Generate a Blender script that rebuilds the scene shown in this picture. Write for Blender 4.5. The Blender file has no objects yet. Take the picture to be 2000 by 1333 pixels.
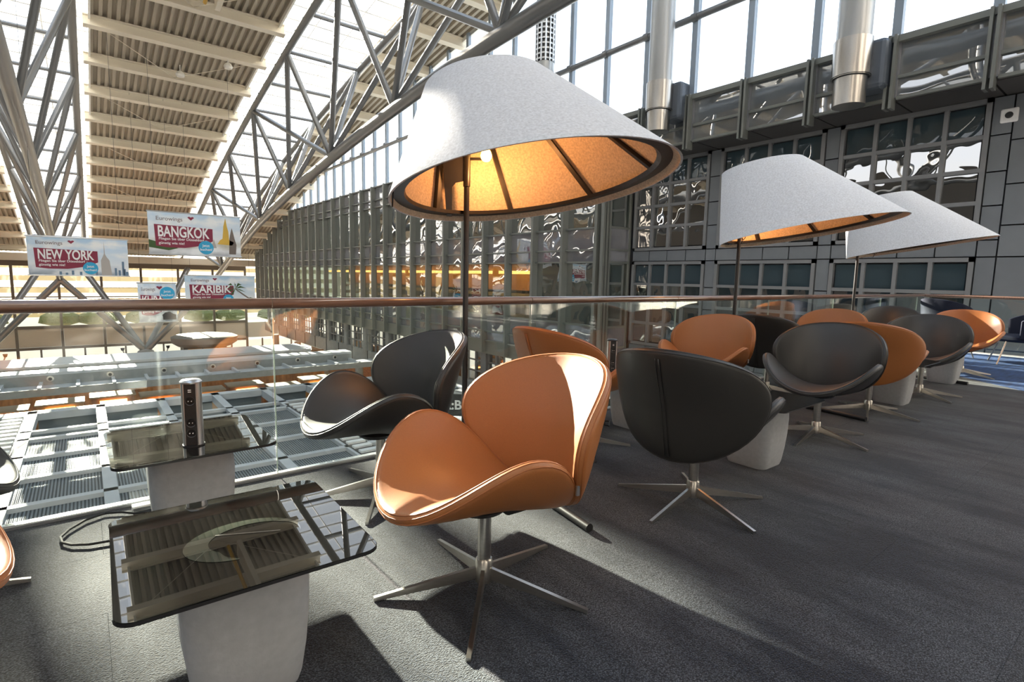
import bpy, bmesh, math, random
from mathutils import Vector, Matrix
random.seed(7)
PI=math.pi; R=math.radians
SC=bpy.context.scene; COL=SC.collection

# ------------------------------------------------------------------ camera
HC=1.2; F=1048.6
cd=bpy.data.cameras.new('camera'); cam=bpy.data.objects.new('camera',cd); COL.objects.link(cam)
cd.sensor_width=36; cd.lens=F*36/2000; cd.clip_start=.05; cd.clip_end=600
pit,rol,yaw=R(-6.6987),R(1.1914),R(51.483)
_f=Vector((math.cos(yaw)*math.cos(pit),math.sin(yaw)*math.cos(pit),math.sin(pit)))
_r=Vector((math.sin(yaw),-math.cos(yaw),0)); _u=_r.cross(_f)
r2=_r*math.cos(rol)+_u*math.sin(rol); u2=-_r*math.sin(rol)+_u*math.cos(rol)
M=Matrix((r2,u2,-_f)).transposed().to_4x4(); M.translation=Vector((0,0,HC))
cam.matrix_world=M; SC.camera=cam
def ray(x,y): return r2*((x-1000)/F)+u2*(-(y-666.5)/F)+_f
def onz(x,y,z=0):
    d=ray(x,y); t=(z-HC)/d.z; return Vector((0,0,HC))+d*t
def ony(x,y,Y):
    d=ray(x,y); t=Y/d.y; return Vector((0,0,HC))+d*t

# ------------------------------------------------------------------ light and exposure
SUN_EL,SUN_AZ=18.6,91.9
SUN_POWER=70.0; SKY_POWER=2.7; BULB_POWER=13.0
SC.cycles.transparent_max_bounces=24
SC.view_settings.view_transform='Standard'; SC.view_settings.look='None'
SC.view_settings.exposure=0.0; SC.view_settings.gamma=1.0; SC.view_settings.use_curve_mapping=False
wd=bpy.data.worlds.new('sky'); SC.world=wd; wd.use_nodes=True
nt=wd.node_tree; nt.nodes.clear()
wo=nt.nodes.new('ShaderNodeOutputWorld'); bg=nt.nodes.new('ShaderNodeBackground')
tc=nt.nodes.new('ShaderNodeTexCoord'); sep=nt.nodes.new('ShaderNodeSeparateXYZ'); cr=nt.nodes.new('ShaderNodeValToRGB')
cr.color_ramp.elements[0].position=.45; cr.color_ramp.elements[0].color=(.55,.52,.48,1)
cr.color_ramp.elements[1].position=1; cr.color_ramp.elements[1].color=(.62,.78,1.0,1)
e=cr.color_ramp.elements.new(.5); e.color=(1,.93,.82,1)
e=cr.color_ramp.elements.new(.6); e.color=(.92,.95,1.0,1)
mp=nt.nodes.new('ShaderNodeMath'); mp.operation='MULTIPLY_ADD'; mp.inputs[1].default_value=.5; mp.inputs[2].default_value=.5
nt.links.new(tc.outputs['Generated'],sep.inputs[0]); nt.links.new(sep.outputs['Z'],mp.inputs[0]); nt.links.new(mp.outputs[0],cr.inputs[0])
nt.links.new(cr.outputs[0],bg.inputs['Color']); bg.inputs['Strength'].default_value=SKY_POWER
nt.links.new(bg.outputs[0],wo.inputs[0])
sl=bpy.data.lights.new('sun','SUN'); so=bpy.data.objects.new('sun',sl); COL.objects.link(so)
sd=Vector((math.cos(R(SUN_AZ))*math.cos(R(SUN_EL)),math.sin(R(SUN_AZ))*math.cos(R(SUN_EL)),math.sin(R(SUN_EL))))
so.rotation_euler=sd.to_track_quat('Z','Y').to_euler(); so.location=sd*60+Vector((0,0,5))
sl.energy=SUN_POWER; sl.color=(1,.90,.76); sl.angle=R(.6)

# ------------------------------------------------------------------ materials
MATS={}
def mat(name,col,rough=.5,metal=0,spec=.5,noise=None,bump=None,emit=None,coat=0,rand=0,alpha=None):
    """noise=(scale,amount,stretch) colour variation, bump=(scale,strength,dist)"""
    if name in MATS: return MATS[name]
    m=bpy.data.materials.new(name); m.use_nodes=True; n=m.node_tree; b=n.nodes['Principled BSDF']
    b.inputs['Base Color'].default_value=(*col,1); b.inputs['Roughness'].default_value=rough
    b.inputs['Metallic'].default_value=metal; b.inputs['Specular IOR Level'].default_value=spec
    b.inputs['Coat Weight'].default_value=coat; b.inputs['Coat Roughness'].default_value=.15
    t=n.nodes.new('ShaderNodeTexCoord')
    src=None
    if noise:
        no=n.nodes.new('ShaderNodeTexNoise'); no.inputs['Scale'].default_value=noise[0]; no.inputs['Detail'].default_value=4
        mpn=n.nodes.new('ShaderNodeMapping'); mpn.inputs['Scale'].default_value=noise[2] if len(noise)>2 else (1,1,1)
        n.links.new(t.outputs['Object'],mpn.inputs[0]); n.links.new(mpn.outputs[0],no.inputs['Vector'])
        r=n.nodes.new('ShaderNodeValToRGB'); a=noise[1]
        r.color_ramp.elements[0].position=.3; r.color_ramp.elements[1].position=.7
        r.color_ramp.elements[0].color=(*[max(0,c*(1-a)) for c in col],1); r.color_ramp.elements[1].color=(*[min(1,c*(1+a)) for c in col],1)
        n.links.new(no.outputs['Fac'],r.inputs[0]); src=r.outputs[0]
    if rand:
        oi=n.nodes.new('ShaderNodeObjectInfo'); mr=n.nodes.new('ShaderNodeMapRange'); mr.inputs['To Min'].default_value=1-rand; mr.inputs['To Max'].default_value=1+rand
        n.links.new(oi.outputs['Random'],mr.inputs['Value'])
        mx=n.nodes.new('ShaderNodeMix'); mx.data_type='RGBA'; mx.blend_type='MULTIPLY'; mx.inputs[0].default_value=1
        if src: n.links.new(src,mx.inputs[6])
        else: mx.inputs[6].default_value=(*col,1)
        n.links.new(mr.outputs[0],mx.inputs[7]); src=mx.outputs[2]
    if src: n.links.new(src,b.inputs['Base Color'])
    if bump:
        nb=n.nodes.new('ShaderNodeTexNoise'); nb.inputs['Scale'].default_value=bump[0]; nb.inputs['Detail'].default_value=3
        n.links.new(t.outputs['Object'],nb.inputs['Vector'])
        bp=n.nodes.new('ShaderNodeBump'); bp.inputs['Strength'].default_value=bump[1]; bp.inputs['Distance'].default_value=bump[2]
        n.links.new(nb.outputs['Fac'],bp.inputs['Height']); n.links.new(bp.outputs[0],b.inputs['Normal'])
    if emit:
        b.inputs['Emission Color'].default_value=(*emit[0],1); b.inputs['Emission Strength'].default_value=emit[1]
    MATS[name]=m; return m
def glassmat(name,tint,refl=.08,rough=.0,wave=None,base=None,opacity=0.,glosscol=(1,1,1),gz=.75):
    """thin pane: see-through tint + fresnel mirror; base/opacity adds a painted or coated share"""
    m=bpy.data.materials.new(name); m.use_nodes=True; n=m.node_tree; n.nodes.clear()
    o=n.nodes.new('ShaderNodeOutputMaterial'); tr=n.nodes.new('ShaderNodeBsdfTransparent'); gl=n.nodes.new('ShaderNodeBsdfGlossy')
    tr.inputs[0].default_value=(*tint,1); gl.inputs['Roughness'].default_value=rough; gl.inputs['Color'].default_value=(*glosscol,1)
    fr=n.nodes.new('ShaderNodeLayerWeight'); fr.inputs[0].default_value=.25
    mr=n.nodes.new('ShaderNodeMapRange'); mr.inputs['To Min'].default_value=refl; mr.inputs['To Max'].default_value=min(1,refl+gz)
    pw=n.nodes.new('ShaderNodeMath'); pw.operation='POWER'; pw.inputs[1].default_value=1.6
    n.links.new(fr.outputs['Facing'],pw.inputs[0]); n.links.new(pw.outputs[0],mr.inputs['Value'])
    body=tr.outputs[0]
    if opacity>0:
        d=n.nodes.new('ShaderNodeBsdfDiffuse'); d.inputs[0].default_value=(*base,1)
        mo=n.nodes.new('ShaderNodeMixShader'); mo.inputs[0].default_value=opacity
        n.links.new(tr.outputs[0],mo.inputs[1]); n.links.new(d.outputs[0],mo.inputs[2]); body=mo.outputs[0]
    mx=n.nodes.new('ShaderNodeMixShader'); n.links.new(mr.outputs[0],mx.inputs[0]); n.links.new(body,mx.inputs[1]); n.links.new(gl.outputs[0],mx.inputs[2])
    n.links.new(mx.outputs[0],o.inputs[0])
    if wave:
        t=n.nodes.new('ShaderNodeTexCoord'); nb=n.nodes.new('ShaderNodeTexNoise'); nb.inputs['Scale'].default_value=wave[0]; nb.inputs['Detail'].default_value=1
        n.links.new(t.outputs['Object'],nb.inputs['Vector']); bp=n.nodes.new('ShaderNodeBump'); bp.inputs['Strength'].default_value=wave[1]; bp.inputs['Distance'].default_value=wave[2]
        n.links.new(nb.outputs['Fac'],bp.inputs['Height']); n.links.new(bp.outputs[0],gl.inputs['Normal'])
    MATS[name]=m; return m

def carpet_mat():
    m=bpy.data.materials.new('carpet'); m.use_nodes=True; n=m.node_tree; b=n.nodes['Principled BSDF']
    g=n.nodes.new('ShaderNodeNewGeometry')
    # broad brushed bands running diagonally across the room
    mp1=n.nodes.new('ShaderNodeMapping'); mp1.inputs['Rotation'].default_value=(0,0,R(8)); mp1.inputs['Scale'].default_value=(2.2,.6,1)
    n1=n.nodes.new('ShaderNodeTexNoise'); n1.inputs['Scale'].default_value=1.9; n1.inputs['Detail'].default_value=6; n1.inputs['Roughness'].default_value=.65
    n.links.new(g.outputs['Position'],mp1.inputs[0]); n.links.new(mp1.outputs[0],n1.inputs['Vector'])
    r1=n.nodes.new('ShaderNodeValToRGB'); e=r1.color_ramp.elements
    e[0].position=.40; e[0].color=(.006,.011,.023,1); e[1].position=.60; e[1].color=(.048,.057,.072,1)
    n.links.new(n1.outputs['Fac'],r1.inputs[0])
    # woven loops
    mp2=n.nodes.new('ShaderNodeMapping'); mp2.inputs['Rotation'].default_value=(0,0,R(35)); mp2.inputs['Scale'].default_value=(150,230,1)
    n.links.new(g.outputs['Position'],mp2.inputs[0])
    v=n.nodes.new('ShaderNodeTexVoronoi'); v.inputs['Scale'].default_value=1; v.inputs['Randomness'].default_value=.75
    n.links.new(mp2.outputs[0],v.inputs['Vector'])
    r2_=n.nodes.new('ShaderNodeValToRGB'); e=r2_.color_ramp.elements; e[0].position=.1; e[0].color=(1.9,1.85,1.8,1); e[1].position=.7; e[1].color=(.3,.3,.32,1)
    n.links.new(v.outputs['Distance'],r2_.inputs[0])
    n3=n.nodes.new('ShaderNodeTexNoise'); n3.inputs['Scale'].default_value=170; n3.inputs['Detail'].default_value=2; n.links.new(g.outputs['Position'],n3.inputs['Vector'])
    r4=n.nodes.new('ShaderNodeValToRGB'); e=r4.color_ramp.elements; e[0].position=.38; e[0].color=(.45,.45,.48,1); e[1].position=.62; e[1].color=(1.7,1.65,1.55,1); n.links.new(n3.outputs['Fac'],r4.inputs[0])
    m4=n.nodes.new('ShaderNodeMix'); m4.data_type='RGBA'; m4.blend_type='MULTIPLY'; m4.inputs[0].default_value=1; n.links.new(r1.outputs[0],m4.inputs[6]); n.links.new(r4.outputs[0],m4.inputs[7])
    mx=n.nodes.new('ShaderNodeMix'); mx.data_type='RGBA'; mx.blend_type='MULTIPLY'; mx.inputs[0].default_value=1
    n.links.new(m4.outputs[2],mx.inputs[6]); n.links.new(r2_.outputs[0],mx.inputs[7])
    oi=n.nodes.new('ShaderNodeObjectInfo'); mr=n.nodes.new('ShaderNodeMapRange'); mr.inputs['To Min'].default_value=.88; mr.inputs['To Max'].default_value=1.12
    n.links.new(oi.outputs['Random'],mr.inputs['Value'])
    mx2=n.nodes.new('ShaderNodeMix'); mx2.data_type='RGBA'; mx2.blend_type='MULTIPLY'; mx2.inputs[0].default_value=1
    n.links.new(mx.outputs[2],mx2.inputs[6]); n.links.new(mr.outputs[0],mx2.inputs[7]); n.links.new(mx2.outputs[2],b.inputs['Base Color'])
    b.inputs['Roughness'].default_value=.9; b.inputs['Specular IOR Level'].default_value=.25; b.inputs['Sheen Weight'].default_value=.15
    bp=n.nodes.new('ShaderNodeBump'); bp.inputs['Strength'].default_value=.7; bp.inputs['Distance'].default_value=.004; bp.invert=True
    n.links.new(v.outputs['Distance'],bp.inputs['Height']); n.links.new(bp.outputs[0],b.inputs['Normal'])
    return m
def grille_mat():
    m=bpy.data.materials.new('grille'); m.use_nodes=True; n=m.node_tree; b=n.nodes['Principled BSDF']
    g=n.nodes.new('ShaderNodeNewGeometry'); w=n.nodes.new('ShaderNodeTexWave'); w.wave_type='BANDS'; w.bands_direction='X'; w.inputs['Scale'].default_value=5.0
    n.links.new(g.outputs['Position'],w.inputs['Vector'])
    r=n.nodes.new('ShaderNodeValToRGB'); e=r.color_ramp.elements; e[0].position=.35; e[0].color=(.035,.045,.055,1); e[1].position=.6; e[1].color=(.26,.29,.32,1)
    n.links.new(w.outputs['Fac'],r.inputs[0]); n.links.new(r.outputs[0],b.inputs['Base Color'])
    b.inputs['Roughness'].default_value=.45; b.inputs['Metallic'].default_value=.3
    bp=n.nodes.new('ShaderNodeBump'); bp.inputs['Strength'].default_value=.6; bp.inputs['Distance'].default_value=.03
    n.links.new(w.outputs['Fac'],bp.inputs['Height']); n.links.new(bp.outputs[0],b.inputs['Normal'])
    return m
def print_mat(name,kind):
    """printed picture: soft clouded sky above, ground below (flat print on a banner), object coords 0..1"""
    m=bpy.data.materials.new(name); m.use_nodes=True; n=m.node_tree; b=n.nodes['Principled BSDF']
    t=n.nodes.new('ShaderNodeTexCoord'); s=n.nodes.new('ShaderNodeSeparateXYZ'); n.links.new(t.outputs['Generated'],s.inputs[0])
    r=n.nodes.new('ShaderNodeValToRGB'); e=r.color_ramp.elements
    cols={'city':[(0,(.25,.30,.36)),(.12,(.45,.52,.6)),(.3,(.75,.82,.88)),(1,(.42,.62,.82))],
          'temple':[(0,(.35,.38,.42)),(.12,(.6,.62,.64)),(.22,(.42,.40,.30)),(.4,(.78,.82,.85)),(1,(.5,.68,.85))],
          'beach':[(0,(.75,.82,.86)),(.3,(.70,.78,.84)),(1,(.42,.62,.80))],
          'street':[(0,(.25,.28,.32)),(.3,(.35,.38,.42)),(.36,(.06,.06,.07)),(.45,(.5,.55,.62)),(1,(.55,.68,.82))]}[kind]
    e[0].position=cols[0][0]; e[0].color=(*cols[0][1],1); e[1].position=cols[-1][0]; e[1].color=(*cols[-1][1],1)
    for p,c in cols[1:-1]:
        x=e.new(p); x.color=(*c,1)
    n.links.new(s.outputs['Z'],r.inputs[0])
    no=n.nodes.new('ShaderNodeTexNoise'); no.inputs['Scale'].default_value=3.2; no.inputs['Detail'].default_value=5
    n.links.new(t.outputs['Generated'],no.inputs['Vector'])
    r3=n.nodes.new('ShaderNodeValToRGB'); r3.color_ramp.elements[0].position=.45; r3.color_ramp.elements[1].position=.65
    n.links.new(no.outputs['Fac'],r3.inputs[0])
    mx=n.nodes.new('ShaderNodeMix'); mx.data_type='RGBA'; n.links.new(r3.outputs[0],mx.inputs[0]); mx.inputs[7].default_value=(.85,.88,.9,1)
    n.links.new(r.outputs[0],mx.inputs[6]); n.links.new(mx.outputs[2],b.inputs['Base Color']); b.inputs['Roughness'].default_value=.6
    # thin fabric lets light through from behind
    b.inputs['Transmission Weight'].default_value=0
    MATS[name]=m; return m

TAN=mat('tan_leather',(.36,.135,.042),.42,spec=.45,noise=(220,.05),bump=(330,.16,.002))
BLK=mat('black_leather',(.027,.027,.026),.42,spec=.55,noise=(220,.06),bump=(330,.16,.002))
TANP=mat('tan_piping',(.36,.12,.035),.5); BLKP=mat('black_piping',(.02,.02,.02),.45)
STEEL=mat('brushed_steel',(.52,.50,.47),.28,metal=1,noise=(30,.08,(1,1,9)))
DSTEEL=mat('dark_metal',(.06,.06,.062),.35,metal=.6)
BLACK=mat('black_powder',(.012,.012,.013),.4)
FELT=mat('grey_felt',(.70,.73,.775),.95,spec=.1,noise=(75,.13),bump=(110,.35,.006))
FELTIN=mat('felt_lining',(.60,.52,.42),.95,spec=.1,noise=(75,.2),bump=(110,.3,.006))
STONE=mat('table_stone',(.36,.38,.405),.7,noise=(40,.06),bump=(90,.15,.004))
RAILW=mat('handrail_wood',(.15,.085,.06),.22,coat=.7,noise=(4,.2,(1,12,12)))
DUCT=mat('duct_paint',(.42,.43,.43),.38,metal=.75)
ALU=mat('aluminium',(.62,.63,.64),.35,metal=1)
CARPET=carpet_mat(); GRILLE=grille_mat()
TRUSS=mat('truss_paint',(.20,.205,.21),.34,metal=.5,spec=.6)
PURL=mat('purlin_cream',(.80,.73,.60),.55)
DECK=mat('roof_deck',(.44,.39,.31),.6,metal=.1)
CURB=mat('skylight_curb',(.80,.78,.72),.6)
MULL=mat('mullion_grey',(.20,.21,.195),.42,metal=.35)
MULLT=mat('upper_mullion',(.30,.36,.43),.4,metal=.3)
CLAD=mat('grey_cladding',(.18,.195,.215),.5,metal=.2,rand=.07,noise=(3,.04))
JOINT=mat('joint_dark',(.03,.03,.035),.8)
FRAME=mat('window_frame',(.23,.235,.245),.42,metal=.3)
SOFF=mat('soffit_panel',(.055,.052,.052),.5,metal=.2,rand=.1)
CONC=mat('concrete',(.30,.31,.31),.8,noise=(5,.08))
LIGHTB=mat('pale_beam',(.55,.57,.60),.5,noise=(2,.05))
WPAINT=mat('beige_panel',(.62,.52,.42),.6,noise=(3,.05,(1,1,6)),rand=.05)
FARFR=mat('far_frame',(.16,.13,.10),.5)
BANNERBACK=mat('banner_edge',(.5,.5,.5),.5)
WINE=mat('wine_red',(.23,.022,.055),.6); WHITE=mat('white_print',(.85,.85,.85),.6); CYAN=mat('cyan_print',(.03,.36,.62),.6)
GREYT=mat('grey_print',(.25,.22,.24),.6)
GOLD=mat('gold_print',(.62,.40,.06),.6); GRN=mat('green_print',(.05,.10,.03),.7); BRN=mat('brown_print',(.17,.14,.12),.7)
BLUEP=mat('blue_print',(.14,.22,.32),.7); LGP=mat('pale_stone_print',(.42,.40,.38),.7)
RAILGLASS=glassmat('rail_glass',(.93,.97,.95),.05)
TABLEGLASS=glassmat('smoked_glass',(.20,.205,.19),.07,base=(.03,.03,.028),opacity=.25,gz=.42)
SKYGLASS=glassmat('skylight_glass',(.97,.97,.96),.03,gz=.2)
PANEUP=glassmat('upper_glass',(.95,.98,1.0),.04)
PANEFAR=glassmat('far_glass',(.95,.93,.88),.05)
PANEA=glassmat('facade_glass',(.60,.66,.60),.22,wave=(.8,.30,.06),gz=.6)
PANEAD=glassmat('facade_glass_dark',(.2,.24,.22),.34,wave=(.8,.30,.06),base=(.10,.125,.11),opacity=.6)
SPAND=glassmat('spandrel_glass',(0,0,0),.28,wave=(.8,.3,.06),base=(.20,.20,.225),opacity=1.)
PANEB=glassmat('office_glass',(.22,.25,.25),.33,wave=(1.6,.25,.025),base=(.03,.035,.035),opacity=.5)
PANEBLIND=glassmat('office_blind_glass',(0,0,0),.05,wave=(.9,.3,.05),base=(.040,.062,.075),opacity=1.,gz=.3)
PARAG=glassmat('parapet_glass',(.1,.11,.12),.25,wave=(.5,.3,.05),base=(.14,.16,.175),opacity=.85)
EMWARM=mat('warm_light_strip',(1,.6,.25),.5,emit=((1,.52,.16),7)); ORANGE=mat('warm_interior',(.55,.26,.09),.6)
BULB=mat('glowing_bulb',(1,.7,.3),.3,emit=((1,.50,.10),34))
SHOPW=mat('shop_shelf',(.45,.38,.28),.6)

# ------------------------------------------------------------------ mesh helpers
class MB:
    def __init__(s): s.v=[]; s.f=[]
    def add(s,v,f):
        b=len(s.v); s.v+= [tuple(p) for p in v]; s.f+=[tuple(i+b for i in q) for q in f]
    def box(s,x0,x1,y0,y1,z0,z1,m=None):
        v=[Vector(p) for p in ((x0,y0,z0),(x1,y0,z0),(x1,y1,z0),(x0,y1,z0),(x0,y0,z1),(x1,y0,z1),(x1,y1,z1),(x0,y1,z1))]
        if m: v=[m@p for p in v]
        s.add(v,[(0,3,2,1),(4,5,6,7),(0,1,5,4),(1,2,6,5),(2,3,7,6),(3,0,4,7)]); return s
    def tube(s,pts,r,n=10,closed=False,cap=True,r1=None):
        pts=[Vector(p) for p in pts]; N=len(pts); rings=[]
        up=Vector((0,0,1)); prev=None
        for i,p in enumerate(pts):
            a=pts[(i-1)%N] if (closed or i>0) else p; b=pts[(i+1)%N] if (closed or i<N-1) else p
            d=(b-a).normalized()
            if prev is None:
                x=d.cross(up)
                if x.length<1e-3: x=d.cross(Vector((1,0,0)))
            else: x=prev-d*prev.dot(d)
            x.normalize(); prev=x; y=d.cross(x)
            rr=r if r1 is None else r+(r1-r)*i/(N-1)
            rings.append([p+(x*math.cos(2*PI*k/n)+y*math.sin(2*PI*k/n))*rr for k in range(n)])
        v=[q for g in rings for q in g]; f=[]
        M_=N if closed else N-1
        for i in range(M_):
            j=(i+1)%N
            for k in range(n): f.append((i*n+k,i*n+(k+1)%n,j*n+(k+1)%n,j*n+k))
        if cap and not closed:
            f.append(tuple(range(n))[::-1]); f.append(tuple((N-1)*n+k for k in range(n)))
        s.add(v,f); return s
    def lathe(s,prof,n=24,c=(0,0,0),cap=True):
        v=[];f=[]
        for r_,z in prof:
            for k in range(n): a=2*PI*k/n; v.append((c[0]+r_*math.cos(a),c[1]+r_*math.sin(a),c[2]+z))
        for i in range(len(prof)-1):
            for k in range(n): f.append((i*n+k,i*n+(k+1)%n,(i+1)*n+(k+1)%n,(i+1)*n+k))
        if cap: f.append(tuple(range(n))[::-1]); f.append(tuple((len(prof)-1)*n+k for k in range(n)))
        s.add(v,f); return s
    def prism(s,poly,a0,a1,axis='y'):
        n=len(poly)
        def P(u,w,a): return {'y':(u,a,w),'z':(u,w,a),'x':(a,u,w)}[axis]
        v=[P(u,w,a0) for u,w in poly]+[P(u,w,a1) for u,w in poly]
        f=[tuple(range(n)),tuple(range(2*n-1,n-1,-1))]+[(i,i+n,(i+1)%n+n,(i+1)%n) for i in range(n)]
        s.add(v,f); return s
    def mesh(s,name,smooth=False,angle=None):
        me=bpy.data.meshes.new(name); me.from_pydata(s.v,[],s.f); me.validate()
        b=bmesh.new(); b.from_mesh(me); bmesh.ops.recalc_face_normals(b,faces=b.faces); b.to_mesh(me); b.free()
        if smooth:
            me.polygons.foreach_set('use_smooth',[True]*len(me.polygons))
            if angle is not None: me.set_sharp_from_angle(angle=R(angle))
        return me
    def build(s,name,m,parent=None,smooth=False,angle=40,bevel=0):
        me=s.mesh(name,smooth,angle); me.materials.append(m)
        o=bpy.data.objects.new(name,me); COL.objects.link(o)
        if parent: o.parent=parent
        if bevel:
            md=o.modifiers.new('bevel','BEVEL'); md.width=bevel; md.segments=2; md.limit_method='ANGLE'
        return o
def tag(o,label=None,cat=None,group=None,kind=None):
    if label: o['label']=label
    if cat: o['category']=cat
    if group: o['group']=group
    if kind: o['kind']=kind
    return o
def empty(name,loc=(0,0,0),rz=0,label=None,cat=None,group=None,kind=None):
    o=bpy.data.objects.new(name,None); COL.objects.link(o); o.location=loc; o.rotation_euler=(0,0,rz); o.empty_display_size=.1
    return tag(o,label,cat,group,kind)
def inst(name,me,parent,loc=(0,0,0),rot=(0,0,0),scale=(1,1,1)):
    o=bpy.data.objects.new(name,me); COL.objects.link(o); o.parent=parent; o.location=loc; o.rotation_euler=rot; o.scale=scale; return o
def copy_tree(o,parent=None):
    c=o.copy(); COL.objects.link(c); c.parent=parent
    for ch in o.children: copy_tree(ch,c)
    return c
def text_mesh(s,size,m,parent,name='lettering',mat4=None,extrude=.003,align='LEFT',bold=0):
    cu=bpy.data.curves.new('t','FONT'); cu.body=s; cu.size=size; cu.extrude=extrude; cu.align_x=align; cu.offset=bold
    to=bpy.data.objects.new('t',cu); COL.objects.link(to); bpy.context.view_layer.update()
    me=bpy.data.meshes.new_from_object(to.evaluated_get(bpy.context.evaluated_depsgraph_get()))
    bpy.data.objects.remove(to); bpy.data.curves.remove(cu)
    me.transform(mat4 if mat4 else Matrix.Identity(4)); me.materials.clear(); me.materials.append(m)
    o=bpy.data.objects.new(name,me); COL.objects.link(o); o.parent=parent; return o

GY=lambda y:-226.51+math.sqrt(240.92**2-(y+9.21)**2)      # the roof's shallow arch
def slope(y): return math.atan2(GY(y+.5)-GY(y-.5),1.0)
XA,XB=15.0,16.2                                              # glass gable plane and office front plane

# ================================================================== SETTING: balcony floor
fl=MB().box(-7,13.2,-7,3.30,-.35,-.012).build('floor',CONC); tag(fl,'grey carpeted gallery floor',kind='structure')
tile=MB().box(-.4994,.4994,-.2494,.2494,-.012,0).mesh('carpet_tile'); tile.materials.append(CARPET)
for j in range(14):
    y=3.0-.5*j-.0
    for i in range(14):
        x=-1.5+i*1.0+(.5 if j%2 else 0)
        if x>12.6 or (y<-2 and x<.8-(-y-2)*-.8): continue
        inst('carpet_tile',tile,fl,(x,y,0))
rest=MB().box(-7,-2.02,-7,3.25,-.012,-.001); rest.box(-2,13.1,-7,-3.76,-.012,-.001); rest.box(-2.02,-1.5,-3.76,3.25,-.012,-.002)
rest.box(-1.5,13.1,-3.76,-1.9,-.012,-.003)
rest.build('carpet_surround',CARPET,fl)
MB().box(-7,13.2,3.25,3.31,-.33,.014).build('edge_strip',ALU,fl)
blue=MB(); pts=[(9.235,1.864),(8.3,.75),(8.3,-1.5),(12.7,-1.5),(12.7,2.55)]
blue.prism(pts,.0002,.002,'z'); o=blue.build('carpet_runner',mat('blue_carpet',(.018,.05,.14),.8,noise=(3,.4,(1,6,1))))
tag(o,'deep blue carpet at the far end of the gallery behind the last tan chair','carpet')
# lower concourse floor and its shops
o=MB().box(-30,30,3.2,75,-9.4,-9.0).build('floor_lower',mat('hall_floor',(.42,.36,.30),.25,noise=(.8,.1))); tag(o,'lower hall floor seen between the beams',kind='structure')
o=MB().box(-24,XB+6,-7.3,-7,-9,14).build('wall_back',mat('back_wall',(.30,.28,.26),.7)); tag(o,'wall behind the gallery',kind='structure')
MB().box(-24,13.2,3.1,3.3,-4.4,-.35).build('trim_1',CONC)['kind']='structure'

# ================================================================== ROOF
ceil=empty('ceiling',(0,0,0),kind='structure')
ys=[-10+ i*1.5 for i in range(52)]
PY=[26.4+3.2*k for k in range(-11,13)]
TC=[9.75,-1.55,-12.85]
def deck(x0,x1):
    mb=MB(); per=.30; n=int((x1-x0)/per); prof=[]
    for i in range(n):
        a=x0+i*(x1-x0)/n; p=(x1-x0)/n
        prof+=[(a,0),(a+p*.42,0),(a+p*.52,.16),(a+p*.9,.16)]
    prof.append((x1,0)); k=len(prof); v=[];f=[]
    for y in ys:
        for x,h in prof: v.append((x,y,GY(y)+.45+h))
    for j in range(len(ys)-1):
        for i in range(k-1): f.append((j*k+i,j*k+i+1,(j+1)*k+i+1,(j+1)*k+i))
    mb.add(v,f)
    o=mb.build('roof_deck',DECK,ceil)
    md=o.modifiers.new('thick','SOLIDIFY'); md.thickness=.05; md.offset=1
    e=MB()
    for x in (x0-.06,x1-.0):
        vv=[];ff=[]
        for y in ys: 
            for (dx,dz) in ((0,.25),(.08,.25),(.08,.75),(0,.75)): vv.append((x+dx,y,GY(y)+dz))
        for j in range(len(ys)-1):
            for q in range(4): ff.append((j*4+q,j*4+(q+1)%4,j*4+4+(q+1)%4,j*4+4+q))
        e.add(vv,ff)
    e.build('deck_edge',CURB,ceil)
bays=[(-24,-15.2),(-10.5,-3.9),(.8,7.4),(12.1,15.0)]
for a,b in bays: deck(a,b)
roofover=MB()
for a,b in bays:
    v=[];f=[]
    for y in ys: v+=[(a,y,GY(y)+.95),(b,y,GY(y)+.95)]
    for j in range(len(ys)-1): f.append((2*j,2*j+1,2*j+3,2*j+2))
    roofover.add(v,f)
roofover.build('roof_covering',DECK,ceil)
pm=MB(); pm.box(-.5,.5,-.16,.16,-.02,.03); pm.box(-.5,.5,-.045,.045,.02,.42); pm.box(-.5,.5,-.16,.16,.40,.45)
pmesh=pm.mesh('purlin'); pmesh.materials.append(PURL)
for a,b in bays:
    for y in PY:
        if b<0 and a<-12 and y<20: continue
        inst('purlin',pmesh,ceil,((a+b)/2,y,GY(y)-.02),(slope(y),0,0),(b-a+.5,1,1))
# skylight strips: glass panes between bars
sk=MB(); sk.box(-2.2,2.2,-.53,.53,0,.02); skm=sk.mesh('skylight_pane'); skm.materials.append(SKYGLASS)
bm_=MB(); bm_.box(-2.3,2.3,-.03,.03,-.04,.02); barm=bm_.mesh('glazing_bar'); barm.materials.append(CURB)
for ci,c in enumerate(TC):
    y=-9.0
    while y<65:
        if ci<2 and y>4:
            inst('skylight_pane',skm,ceil,(c,y+.53,GY(y+.53)+.75),(slope(y),0,0))
            inst('glazing_bar',barm,ceil,(c,y,GY(y)+.72),(slope(y),0,0))
        y+=1.067
for c in (TC[0],TC[1]):
    mb=MB()
    for x in (c-.75,c+.75): mb.tube([(x,y,GY(y)+.72) for y in ys if y>4 and y<66],.025,5)
    mb.build('glazing_bar_long',CURB,ceil)
# bracing wires under the deck
wr=MB()
for k in range(-2,9):
    y0=26.4+6.4*k-3.2
    if y0>58: break
    wr.tube([(1.0,y0,GY(y0)+.1),(4.1,y0+3.2,GY(y0+3.2)+.1)],.018,4); wr.tube([(4.1,y0+3.2,GY(y0+3.2)+.1),(7.2,y0,GY(y0)+.1)],.018,4)
wr.build('bracing_wire',PURL,ceil)
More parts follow.
